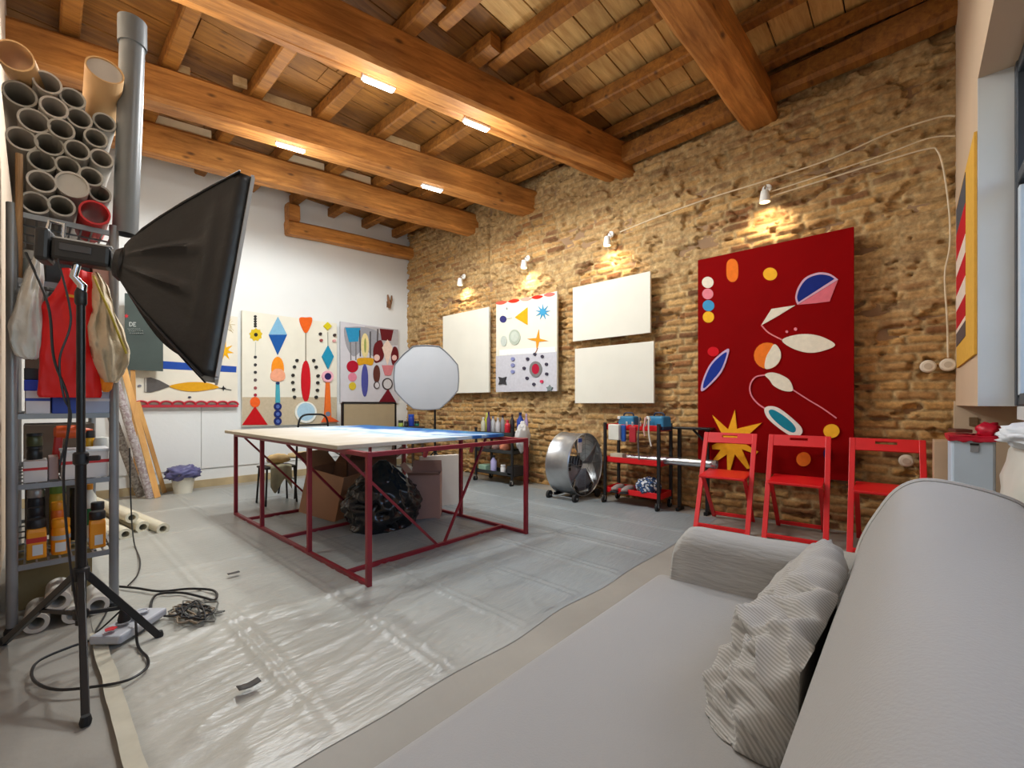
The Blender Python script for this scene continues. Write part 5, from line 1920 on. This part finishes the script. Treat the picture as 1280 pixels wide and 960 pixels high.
# bucket with a blue bag
q = P(229, 617, z=0)
t = thing('bucket', 'white bucket lined with a blue plastic bag against the back wall', 'bucket', (q.x, q.y - .0, 0))
MB().lathe((q.x, q.y, 0.004), [(.085, 0), (.115, .21), (.12, .21), (.12, .22), (.108, .22), (.08, .01)], 26, cap=False).build('bucket_body', mat('bucket_white', (212, 208, 192), .5), t, smooth=True)
MB().lathe((q.x, q.y, .008), [(.001, 0), (.083, 0)], 20, cap=False).build('bucket_base', mat('bucket_white', (212, 208, 192), .5), t)
MB().lump((q.x + .0, q.y, .24), (.165, .15, .085), .28, 2.6, 6, 4, fine=.2).build('bag_liner', mat('bag_blue', (92, 92, 136), .4, var=.15, vs=8), t, smooth=True, angle=180)

# power strip box, plug leads and tangled cables on the floor
def floor_pts(seq, z=.012):
    return [P(px, py, z=z) for px, py in seq]


a_, b_ = P(130, 806, z=.03), P(192, 768, z=.03)
d = (b_ - a_); ang = math.atan2(d.y, d.x)
t = thing('power_strip', 'grey white flat power box with a red sticker on the floor by the tripod', 'power strip', a_.lerp(b_, .5).xy.to_3d(), ang)
c = a_.lerp(b_, .5); c.z = .052
MB().box(c - Vector((0, 0, .006)), (d.length, .13, .038), Euler((0, 0, ang))).build('strip_body', mat('strip_white', (184, 186, 190), .5, var=.04), t, bevel=.01)
e = a_.lerp(b_, .12) + Vector((0, 0, .0485)); e.z = .0785
MB().lathe(e, [(.022, 0), (.022, .003), (.001, .003)], 5).build('sticker', mat('sticker_red', (206, 30, 40), .5), t)
for f in (.35, .55, .75):
    e = a_.lerp(b_, f); e.z = .0765
    s_ = MB().lathe(e, [(.026, 0), (.026, .004), (.018, .004), (.017, .001), (.001, .001)], 18, cap=False).build('outlet', mat('outlet_grey', (180, 182, 186), .5), t)
e = a_.lerp(b_, .38); e.z = .08
MB().lathe(e, [(.022, 0), (.024, .01), (.018, .04), (.008, .06)], 14).build('plug', M_BLACK, t, smooth=True)
pl = e + Vector((0, 0, .06))
GK = 'cables on the floor by the tripod'
def cable(seq, r, label, m=M_BLACK, pre=(), post=()):
    pts = list(pre) + floor_pts(seq, .022 + r) + list(post)
    tag(MB().tube(catmull(pts, 7), r, 6).build('power_cable', m, smooth=True), label, 'cable', GK)
cable([(172, 806), (184, 822), (183, 835), (160, 850), (120, 858), (72, 862), (45, 853), (40, 838), (52, 824), (90, 808), (116, 800)], .005, 'black cable looping across the floor in front of the tripod', pre=[pl, pl + Vector((.03, -.03, -.03))])
cable([(188, 766), (190, 750), (200, 742), (228, 741), (255, 747), (268, 750), (271, 742), (262, 737), (235, 736), (200, 739), (170, 735), (148, 733)], .006, 'thick black cable running from the power box past the tangle')
cable([(160, 732), (172, 718), (175, 700), (168, 680)], .004, 'dark cord rising from the floor towards the cream rolls', post=[P(165, 655, y=4.0), P(163, 610, y=4.0), P(162, 560, y=4.0)])
cable([(120, 790), (135, 760), (128, 740)], .004, 'thin dark cord from the power box up to the rack', post=[P(112, 715, y=2.95), P(106, 690, y=2.9)], pre=[pl])
rr = random.Random(12)
for k, lab in enumerate(('grey lead coiled widest in the tangle on the floor', 'brownish lead coiled in the middle of the tangle on the floor', 'thin dark lead looped on top of the tangle on the floor')):
    seq = []
    for j in range(11):
        a = j * 2.35 + k * 1.3
        seq.append((240 + math.cos(a) * (44 - 7 * k) * rr.uniform(.5, 1.0) + (8 if k == 0 else 0), 764 + math.sin(a) * (20 - 3 * k) * rr.uniform(.5, 1)))
    seq = [(205, 770)] + seq
    m = (mat('lead_grey', (110, 108, 100), .5), mat('lead_brown', (132, 116, 96), .5), M_BLACK)[k]
    tag(MB().tube(catmull(floor_pts(seq, .03 + .009 * k), 6), .0042, 6).build('power_cable', m, smooth=True), lab, 'cable', GK)
# =================================================================== ROUND SOFTBOX (octagon) on its stand
def octabox():
    c = P(533, 472, d=5.3)
    t = thing('round_softbox', 'round pale grey softbox on a stand in front of the lilac painting', 'studio light', (c.x, c.y, 0))
    vd = Vector((c.x, c.y, 0)).normalized()
    nrm = (-vd + Vector((vd.y, -vd.x, 0)) * -.12 + Vector((0, 0, -.03))).normalized()
    dd, s, tt = basis(nrm)
    R = .405
    def pt(k, r, off):
        a = 2 * PI * (k + .5) / 8
        return c + s * math.cos(a) * r + tt * math.sin(a) * r + nrm * off
    def oct_ring(r, off, n=6, bulge=0):
        out = []
        for k in range(8):
            p, q = pt(k, r, off), pt(k + 1, r, off)
            for j in range(n):
                m = p.lerp(q, j / n)
                m += (m - (c + nrm * off)).normalized() * (.03 * r * math.sin(PI * j / n))
                out.append(m)
        return out
    MB().quadstrip([oct_ring(R * f, .012 * (1 - f * f) - .004) for f in (.12, .3, .5, .75, .9, .985)], cap=True).build('diffuser', mat('octa_face', (172, 174, 178), .7, var=.02), t, smooth=True, solid=.002)
    MB().quadstrip([oct_ring(R, .004), oct_ring(R, -.03), oct_ring(R * .85, -.12), oct_ring(R * .55, -.25), oct_ring(R * .18, -.36)], cap=False).build('softbox', mat('octa_back', (92, 94, 98), .6, var=.05), t, smooth=True, angle=50, solid=.003)
    MB().tube(oct_ring(R + .003, .0), .006, 6, closed=True).build('rim', mat('octa_rim', (120, 122, 126), .6), t, smooth=True)
    b = c - nrm * .42
    MB().bar(c - nrm * .34, c - nrm * .54, .10).build('lamp_head', M_BLACK, t, bevel=.012)
    px_ = P(545, 500, d=5.3)
    st = Vector((b.x + .06, b.y - .02, 0))
    MB().tube([st + Vector((0, 0, .12)), st + Vector((0, 0, b.z - .04))], .014, 10).build('pole', M_BLKMET, t, smooth=True)
    for k in range(3):
        a = 2 * PI * k / 3 + .4
        MB().bar(st + Vector((0, 0, .42)), st + Vector((math.cos(a) * .36, math.sin(a) * .36, .012)), .016).build('leg', M_BLKMET, t)
    MB().lathe(st + Vector((0, 0, .39)), [(.024, 0), (.026, .05)], 12).build('collar', M_BLACK, t)


octabox()

# little paint stand behind the table, below the round softbox
px0 = P(510, 525, y=5.9)
ts = thing('paint_stand', 'dark wooden stool behind the table holding paint pots', 'stool', (px0.x, 5.9, 0))
zs = P(510, 533, y=5.9).z
MB().box((px0.x, 5.9, zs - .015), (.42, .32, .03)).build('seat', mat('dark_board', (72, 56, 44), .6), ts, bevel=.004)
for sx_ in (-1, 1):
    for sy_ in (-1, 1):
        MB().bar((px0.x + sx_ * .17, 5.9 + sy_ * .12, zs - .03), (px0.x + sx_ * .2, 5.9 + sy_ * .15, 0), .03).build('leg', mat('dark_board', (72, 56, 44), .6), ts)
GP = 'paint pots on the dark wooden stool'
for k, (px_, w_, h, col, lab) in enumerate(((501, .05, .10, (160, 180, 80), 'lime paint pot on the dark stool, leftmost'), (514, .06, .19, (30, 60, 160), 'tall blue paint pot on the dark stool'), (508, .045, .09, (40, 40, 40), 'black paint pot in front on the dark stool'), (521, .05, .08, (30, 110, 90), 'green paint pot on the dark stool, rightmost'))):
    q = P(px_, 520, y=5.9 - (.09 if k == 2 else -.02))
    jar(q.x, q.y, zs + .001, w_ * .8, h, lab, mat('pot_%d' % k, col, .4), M_LID if k != 1 else mat('pot_bluelid', (30, 80, 190), .4), lab=False, group=GP)

# =================================================================== TROLLEYS
def trolley(x0, x1, y0, y1, zs, name, label, m_tray, m_post, hz, wall=.045, casters=.05, wheel=.036):
    """x0 is the side facing the room"""
    t = thing(name, label, 'trolley', ((x0 + x1) / 2, (y0 + y1) / 2, 0))
    cx, cy = (x0 + x1) / 2, (y0 + y1) / 2
    for z in zs:
        mb = MB()
        mb.box((cx, cy, z + .004), (x1 - x0, y1 - y0, .008))
        for x in (x0, x1):
            mb.box((x + (.004 if x == x0 else -.004), cy, z + wall / 2), (.008, y1 - y0, wall))
        for y in (y0, y1):
            mb.box((cx, y + (.004 if y == y0 else -.004), z + wall / 2), (x1 - x0, .008, wall))
        mb.build('tray', m_tray, t, bevel=.002)
    for x in (x0 - .012, x1 + .012):
        for y in (y0 + .012, y1 - .012):
            MB().box((x, y, (hz + .07) / 2 + .02), (.024, .03, hz - .05)).build('post', m_post, t, bevel=.003)
            c = Vector((x, y, 0))
            k = MB().lathe(c + Vector((0, .012, wheel)), [(wheel * .5, -.012), (wheel, -.010), (wheel, .010), (wheel * .5, .012)], 18, Euler((PI / 2, 0, 0))).build('caster', M_RUBBER, t, smooth=True)
            MB().box(c + Vector((0, .012, wheel + .018)), (.022, .034, .045)).build('caster_fork', M_CHROME, k, bevel=.003)
    return t


ZR = (.115, .43, .765)
trolley(4.03, 4.29, 1.76, 2.36, ZR, 'tool_trolley', 'red tray tool trolley with black posts beside the drum fan', M_RED, M_BLACK, .81, .058, .05, .042)
ZB = (.12, .40, .625)
trolley(4.03, 4.30, 3.64, 4.32, ZB, 'tool_trolley', 'black tray trolley crowded with bottles near the room corner', mat('trolley_black', (44, 46, 46), .5), M_BLACK, .69)
# things on the red trolley
GBAG = 'blue tool bags on top of the red trolley'
def tool_bag(px_, py_, s, rz, label):
    q = P(px_, py_, x=4.13)
    t = thing('tool_bag', label, 'bag', (4.13, q.y, ZR[2] + .012), rz, GBAG)
    c = Vector((4.13, q.y, ZR[2] + .012))
    R = Euler((0, 0, rz))
    MB().box(c + Vector((0, 0, s[2] / 2)), s, R, taper=.9).build('bag_body', mat('bag_teal', (38, 116, 156), .6, var=.12, vs=12), t, bevel=.018)
    MB().box(c + Vector((0, 0, .02)), (s[0] + .006, s[1] + .006, .035), R).build('bag_base', mat('bag_navy', (22, 40, 70), .6), t, bevel=.01)
    MB().tube(catmull([c + R.to_matrix() @ Vector((0, -s[1] * .3, s[2])), c + R.to_matrix() @ Vector((0, -s[1] * .2, s[2] + .03)), c + R.to_matrix() @ Vector((0, s[1] * .2, s[2] + .03)), c + R.to_matrix() @ Vector((0, s[1] * .3, s[2]))], 5), .007, 6).build('handle', mat('bag_navy', (22, 40, 70), .6), t, smooth=True)
    MB().box(c + R.to_matrix() @ Vector((-s[0] * .44, s[1] * .42, s[2] * .88)), (.02, .03, .03), R).build('zip_tab', M_LABEL, t, bevel=.004)


tool_bag(786, 522, (.16, .18, .13), .1, 'teal tool bag on the red trolley, nearer the drum fan')
tool_bag(824, 522, (.16, .19, .135), -.15, 'teal tool bag on the red trolley, nearer the red painting')
zt = ZR[2] + .012
jar(4.22, 2.26, zt, .03, .10, 'small green bottle at the fan end of the red trolley top', mat('green_jar', (70, 140, 80), .4), M_LABEL, lab=False, group='pots on the red trolley')
GH = 'things hanging over the front of the red trolley'
def hang(name, label, py0, py1, px0_, px1_, m, x=4.003, th=.03, cat='pouch'):
    a, b_ = P(px0_, py0, x=x), P(px1_, py1, x=x)
    o = MB().box((x - th / 2 + .0, (a.y + b_.y) / 2, (a.z + b_.z) / 2), (th, abs(a.y - b_.y), abs(a.z - b_.z)), taper=1.04).build(name, m, bevel=.008)
    tag(o, label, cat, GH)
hang('plastic_cup', 'white plastic container hanging on the red trolley front', 530, 550, 764, 777, mat('cup_white', (222, 220, 208), .5), th=.06, cat='cup')
hang('cloth_pouch', 'royal blue strip of cloth hanging on the red trolley front', 531, 552, 778, 783, mat('strip_blue', (26, 80, 160), .6), cat='cloth')
hang('cloth_pouch', 'dark red pouch hanging on the red trolley front', 533, 553, 788, 796, mat('pouch_red', (170, 26, 40), .6))
for k, (px_, py1, c, lab) in enumerate(((799, 575, (90, 84, 84), 'long grey strap hanging on the red trolley front'), (811, 558, (220, 214, 202), 'white twisted strap hanging on the red trolley front'), (806, 545, (216, 170, 160), 'short pinkish strap hanging on the red trolley front'))):
    a, b_ = P(px_, 528, x=3.995), P(px_ + (3 if k == 1 else 0), py1, x=3.998)
    tag(MB().tube(catmull([a + Vector((.035, 0, .02)), a + Vector((.012, 0, .045)), a, a.lerp(b_, .5) + Vector((0, .012, 0)), b_], 5), .008, 6).build('strap', mat('strap_%d' % k, c, .7), smooth=True), lab, 'strap', GH)
# row of clips along the tray edge
for k, px_ in enumerate((783, 790, 800, 806)):
    a = P(px_, 531, x=4.02)
    tag(MB().bar((4.035, a.y, zt + .035), (4.018, a.y - .004, zt + .075), .016, .01).build('clamp', M_LABEL, bevel=.002), ['white clamp next to the blue cloth strip', 'white clamp over the dark red pouch', 'white clamp over the long grey strap', 'white clamp over the short pinkish strap'][k], 'clamp', 'white clamps on the edge of the red trolley')
zm = ZR[1] + .010
o = MB().box((4.10, 2.24, zm + .042), (.10, .14, .075)).build('cardboard_carton', mat('cream_carton', (206, 196, 172), .7), bevel=.004)
tag(o, 'cream carton on the middle tray of the red trolley', 'box')
# shiny foil duct lying across the middle tray
a_, b_ = P(772, 566, x=4.10), P(876, 580, x=3.95)
t = thing('foil_duct', 'shiny silver foil roll lying through the red trolley towards the chairs', 'roll', (4.1, 1.7, zm))
p0, p1 = Vector((4.12, 2.14, zm + .042)), Vector((4.12, 1.30, zm + .05))
MB().tube([p0.lerp(p1, i / 40) for i in range(41)], [.036 + (.0025 if i % 2 else 0) for i in range(41)], 16).build('duct', mat('foil', (198, 202, 206), .25, .9, var=.1), t, smooth=True)
MB().pipe(p1, p1 + Vector((0, -.02, 0)), .041, .004, 18).build('duct_end', M_STEEL, t)
# bottom tray
zb = ZR[0] + .012
def shoe(y, label):
    t = thing('work_shoe', label, 'shoe', (4.1, y, zb), 0, 'work shoes on the bottom tray of the red trolley')
    MB().lump((4.10, y, zb + .036), (.12, .045, .038), .1, 2, 2, 3, floor=zb + .001).build('shoe_upper', mat('shoe_grey', (150, 136, 130), .7, var=.2, vs=16), t, smooth=True, angle=180)
    MB().box((4.10, y, zb + .010), (.23, .08, .018)).build('sole', M_RUBBER, t, bevel=.008)
shoe(2.24, 'grey work shoe on the bottom tray, nearer the drum fan')
shoe(2.13, 'grey work shoe on the bottom tray, nearer the patterned bag')
o = MB().lump((4.12, 1.92, zb + .085), (.11, .115, .088), .22, 2.4, 8, 4, fine=.15, floor=zb + .001).build('patterned_bag', patterned('bluewhite', (36, 74, 120), (210, 212, 214), (60, 66, 76)), smooth=True, angle=180)
tag(o, 'crumpled blue and white bag on the bottom tray of the red trolley', 'bag')
# black steel stand between trolley and chairs
t = thing('steel_stand', 'black steel stand with a flat top, right behind the red trolley', 'stand', (4.24, 1.50, 0))
MB().box((4.24, 1.53, .80), (.16, .36, .02)).build('top_plate', M_BLKMET, t, bevel=.004)
for y in (1.40, 1.66):
    MB().bar((4.24, y, .79), (4.24, y, 0), .03).build('leg', M_BLKMET, t)
    MB().bar((4.24, y + (.13 if y < 1.5 else -.0) - .0, .785), (4.24, y, .66), .018).build('brace', M_BLKMET, t)
MB().bar((4.18, 1.40, .015), (4.32, 1.40, .015), .03).build('foot', M_BLKMET, t)
MB().bar((4.18, 1.66, .015), (4.32, 1.66, .015), .03).build('foot', M_BLKMET, t)

# bottles on the black trolley
def bottle(x, y, z, r, h, col, cap, label, group, neck=.4, mname=None):
    t = thing('paint_bottle', label, 'bottle', (x, y, z), 0, group)
    MB().lathe((x, y, z), [(r * .92, 0), (r, .006), (r, h * .66), (r * neck, h * .82), (r * neck, h * .88)], 16).build('bottle_body', mat('btl_%d_%d_%d' % col, col, .4), t, smooth=True)
    MB().lathe((x, y, z + h * .87), [(r * neck * 1.2, 0), (r * neck * 1.2, h * .12)], 12).build('cap', mat('cap_%d_%d_%d' % cap, cap, .45), t)


GB2 = 'bottles and tins on the black trolley'
zt = ZB[2] + .012
ROW = [
    (598, .030, .15, (226, 222, 196), (230, 230, 220), 'cream bottle at the left end of the black trolley top'),
    (604, .032, .19, (206, 214, 60), (226, 226, 120), 'lime yellow bottle on the black trolley top'),
    (610.5, .026, .20, (96, 70, 120), (70, 50, 90), 'purple bottle on the black trolley top'),
    (616, .032, .16, (198, 200, 206), (120, 120, 130), 'pale grey bottle next to the purple one'),
    (622, .030, .15, (210, 210, 214), (190, 190, 196), 'white bottle next to the pale grey one'),
    (628, .028, .17, (150, 150, 158), (60, 40, 36), 'grey bottle with a dark cap on the black trolley top'),
    (634, .036, .13, (196, 36, 52), (210, 60, 70), 'red bottle in the middle of the black trolley top'),
    (640, .028, .18, (40, 36, 40), (60, 30, 30), 'black bottle next to the red one'),
    (650, .042, .20, (30, 64, 150), (20, 30, 70), 'large blue bottle on the black trolley top'),
    (657.5, .024, .19, (170, 150, 190), (200, 180, 210), 'lilac bottle next to the large blue one'),
]
for k, (px_, r, h, c, cp, lab) in enumerate(ROW):
    q = P(px_, 530, x=4.12 + (.07 if k % 2 else 0))
    bottle(q.x, min(q.y, 4.275) - (.005 if k else 0), zt, r * 1.05, h * 1.45, c, cp, lab, GB2)
o = hang_bag('b', '', None, [(531, 655, 668), (538, 654, 671), (552, 655, 672), (563, 658, 671), (566, 661, 668)], 3.60, .05, 31, .014)
o = MB().lump((4.10, 3.548, .62), (.12, .052, .18), .2, 2.4, 14, 4, fine=.12).build('plastic_bag', mat('cloudy_plastic2', (206, 204, 202), .4, var=.08), smooth=True, angle=180)
tag(o, 'white plastic bag hanging off the near end of the black trolley', 'bag')
zm = ZB[1] + .012
for k, (px_, c, lab) in enumerate(((622, (160, 130, 120), 'pinkish rag on the middle tray of the black trolley'), (632, (196, 120, 90), 'orange brown rag on the middle tray of the black trolley'), (612, (120, 104, 96), 'grey brown rag on the middle tray of the black trolley'))):
    q = P(px_, 560, x=4.14)
    o = MB().lump((4.14, q.y, zm + .06), (.09, .055, .06), .25, 2.5, 40 + k, 3, floor=zm + .001).build('rag', mat('rag_%d' % k, c, .9, var=.15), smooth=True, angle=180)
    tag(o, lab, 'rag', 'rags on the middle tray of the black trolley')
zb = ZB[0] + .012
q = P(608, 590, x=4.13); o = MB().box((4.13, q.y, zb + .045), (.16, .13, .085), taper=1.1).build('plastic_tray', mat('mint_tray', (160, 196, 170), .5), bevel=.008); tag(o, 'mint green tub on the bottom tray of the black trolley', 'tub')
q = P(617, 580, x=4.08); bottle(4.08, q.y, zb, .042, .23, (176, 170, 214), (30, 30, 36), 'violet and white bottle on the bottom tray of the black trolley', 'bottles on the bottom tray of the black trolley')
q = P(629, 590, x=4.07); bottle(4.07, q.y, zb, .035, .12, (222, 220, 218), (222, 220, 218), 'small white bottle on the bottom tray of the black trolley', 'bottles on the bottom tray of the black trolley', .8)
q = P(644, 588, x=4.12); o = MB().box((4.12, q.y, zb + .06), (.18, .13, .115)).build('storage_box', mat('box_black', (34, 33, 36), .5), bevel=.006); tag(o, 'black box on the bottom tray of the black trolley', 'box')

# =================================================================== DRUM FAN
def drum_fan():
    c = Vector((4.05, 2.75, .375))
    t = thing('drum_fan', 'galvanised drum fan on wheels against the brick wall', 'fan', (c.x, c.y, 0))
    R, D = .335, .30
    rot = Euler((PI / 2, 0, 0))          # lathe axis -> -y (front) .. lathe z=+ is -y
    MB().lathe(c, [(R, -D / 2), (R + .008, -D / 2 + .008), (R, -D / 2 + .02), (R, D / 2 - .02), (R + .008, D / 2 - .008), (R, D / 2), (R - .006, D / 2 - .01), (R - .006, -D / 2 + .01), (R, -D / 2)], 56, rot, cap=False).build('drum', M_STEEL, t, smooth=True, angle=50)
    for s, nm in ((1, 'front_grille'), (-1, 'rear_grille')):
        g = MB()
        y = c.y - s * (D / 2 - .012)
        for rr_ in (.07, .12, .17, .22, .27, .31):
            g.tube([(c.x + rr_ * math.cos(a), y, c.z + rr_ * math.sin(a)) for a in [2 * PI * i / 40 for i in range(40)]], .0016, 4, closed=True)
        for k in range(8):
            a = 2 * PI * k / 8
            g.tube([(c.x + .05 * math.cos(a), y, c.z + .05 * math.sin(a)), (c.x + R * math.cos(a), y, c.z + R * math.sin(a))], .003, 4)
        g.build(nm, M_GREYPOST, t)
    MB().lathe(c + Vector((0, .02, 0)), [(.001, -.09), (.07, -.09), (.08, -.05), (.08, .06), (.05, .09), (.001, .09)], 24, rot, cap=False).build('motor', mat('motor_dark', (48, 48, 52), .4, .3), t, smooth=True)
    for k in range(4):
        a0 = 2 * PI * k / 4 + .3
        def bl(u, v):
            r = .06 + .25 * u
            a = a0 + (v - .5) * (.85 - .1 * u)
            return c + Vector((math.cos(a) * r, -.07 - (v - .5) * .10, math.sin(a) * r))
        MB().grid(bl, 6, 6).build('blade', mat('blade_grey', (150, 152, 158), .35, .6), t, smooth=True, solid=.003)
    for s in (-1, 1):
        p = MB()
        p.bar((c.x - .20, c.y + s * .12, .055), (c.x + .20, c.y + s * .12, .055), .03)
        p.bar((c.x - .10, c.y + s * .12, .06), (c.x - .16, c.y + s * .12, c.z - .22), .022)
        p.bar((c.x + .10, c.y + s * .12, .06), (c.x + .16, c.y + s * .12, c.z - .22), .022)
        p.build('stand', M_BLKMET, t)
        w_ = MB().lathe((c.x - .235, c.y + s * .17, .045), [(.02, -.016), (.045, -.014), (.045, .014), (.02, .016)], 20, Euler((PI / 2, 0, 0))).build('wheel', M_RUBBER, t, smooth=True)
        MB().lathe((c.x - .235, c.y + s * .17, .045), [(.012, -.02), (.012, .02)], 10, Euler((PI / 2, 0, 0))).build('wheel_hub', M_CHROME, w_)
        MB().lathe((c.x + .2, c.y + s * .17, .045), [(.02, -.016), (.045, -.014), (.045, .014), (.02, .016)], 20, Euler((PI / 2, 0, 0))).build('wheel', M_RUBBER, t, smooth=True)
    MB().bar((c.x - .235, c.y - .17, .045), (c.x - .235, c.y + .17, .045), .014).build('axle', M_CHROME, t)
    MB().box((c.x - .14, c.y - D / 2 - .012, c.z + .22), (.07, .004, .16)).build('warning_label', M_LABEL, t)
    MB().box((c.x - .14, c.y - D / 2 - .0145, c.z + .27), (.07, .002, .04)).build('label_band', mat('label_blue', (60, 90, 170), .5), t)
    MB().box((c.x - .21, c.y - .03, c.z - .02), (.06, .10, .07)).build('switch_box', M_BLACK, t, bevel=.006)


drum_fan()

# =================================================================== BIN, BAG AND CLOTHES IN THE WINDOW NICHE
bx0, bx1, by0, by1 = 3.45, 3.75, -.335, -.165
t = thing('pedal_bin', 'white bin with a red bag folded over its top, by the window', 'bin', ((bx0 + bx1) / 2, (by0 + by1) / 2, 0))
ztp = .845
MB().box(((bx0 + bx1) / 2, (by0 + by1) / 2, ztp / 2), (bx1 - bx0, by1 - by0, ztp)).build('bin_body', mat('bin_white', (200, 218, 236), .4, var=.03), t, bevel=.012)
q = P(1218, 560, x=bx0 - .003)
lb = MB().box((bx0 - .003, q.y, q.z), (.003, .032, .045)).build('bin_label', mat('label_grey', (150, 154, 160), .5), t)
MB().box((bx0 - .006, q.y, q.z + .02), (.003, .034, .010)).build('label_strip', M_BLACK, lb)
mred = mat('bag_crimson', (200, 24, 54), .4, var=.1, vs=9)
def redbag(u, v):
    a = 2 * PI * u
    ca, sa = math.cos(a), math.sin(a)
    k = 1 / max(abs(ca), abs(sa))
    rx, ry = (bx1 - bx0) / 2 + .010, (by1 - by0) / 2 + .010
    f = .25 + .75 * min(1, v * 2.2)
    w_ = .008 * noise.noise(Vector((ca * 3, sa * 3, v * 4)))
    return Vector(((bx0 + bx1) / 2 + ca * k * rx * f + w_, (by0 + by1) / 2 + sa * k * ry * f + w_, ztp + .012 + .006 * noise.noise(Vector((ca * 2, sa * 2, 9))) - (max(0, v - .45) / .55) * (.032 + .012 * noise.noise(Vector((ca * 4, sa * 4, 3))))))
MB().grid(redbag, 64, 10).build('bin_bag', mred, t, smooth=True, solid=.002)
MB().lump(((bx0 + .05), by0 + .02, ztp + .042), (.05, .05, .04), .3, 3, 5, 3, fine=.2).build('bag_knot', mred, t, smooth=True, angle=180)
o = MB().box((3.62, -.21, ztp + .032), (.13, .07, .018), Euler((0, 0, .2))).build('wooden_tray', mat('tray_brown', (96, 60, 44), .6), bevel=.003)
tag(o, 'small brown tray lying on the red bin bag', 'tray')
q = P(1217, 527, x=4.385)
o = MB().box((4.383, q.y, q.z), (.008, .045, .06)).build('light_switch', mat('switch_brown', (116, 92, 64), .5), bevel=.003)
tag(o, 'small brown switch plate on the tan wall above the bin', 'switch')
# tan carton behind the bin's left side
o = MB().box((3.90, -.165, .40), (.22, .12, .80)).build('cardboard_carton', mat('carton_tan', (190, 160, 130), .75, var=.06), bevel=.004)
tag(o, 'tall tan carton standing behind the white bin', 'box')
mpl = mat('milky_plastic', (214, 214, 204), .3, var=.08, vs=6, alpha=.93)
o = MB().lump((2.32, -.345, .45), (.30, .13, .47), .14, 2.2, 12, 4, fine=.08, prof=lambda t_: (.85 if t_ < .85 else .85 - (t_ - .85) * 2.2), floor=.004).build('plastic_sack', mpl, smooth=True, angle=180)
tag(o, 'tall milky plastic sack standing in the window niche behind the sofa', 'sack')
o = MB().lump((2.26, -.33, .925), (.17, .11, .045), .25, 2.6, 19, 4, fine=.15).build('white_cloth', mat('cloth_white', (222, 226, 232), .8, var=.04), smooth=True, angle=180)
tag(o, 'bundled white cloth lying on the milky plastic sack', 'cloth')
o = MB().lump((2.32, -.42, 1.0), (.16, .06, .09), .25, 2.4, 25, 4, fine=.12).build('navy_jacket', mat('cloth_navy', (34, 48, 66), .85, var=.15), smooth=True, angle=180)
tag(o, 'dark navy garment heaped behind the white cloth by the window', 'garment')
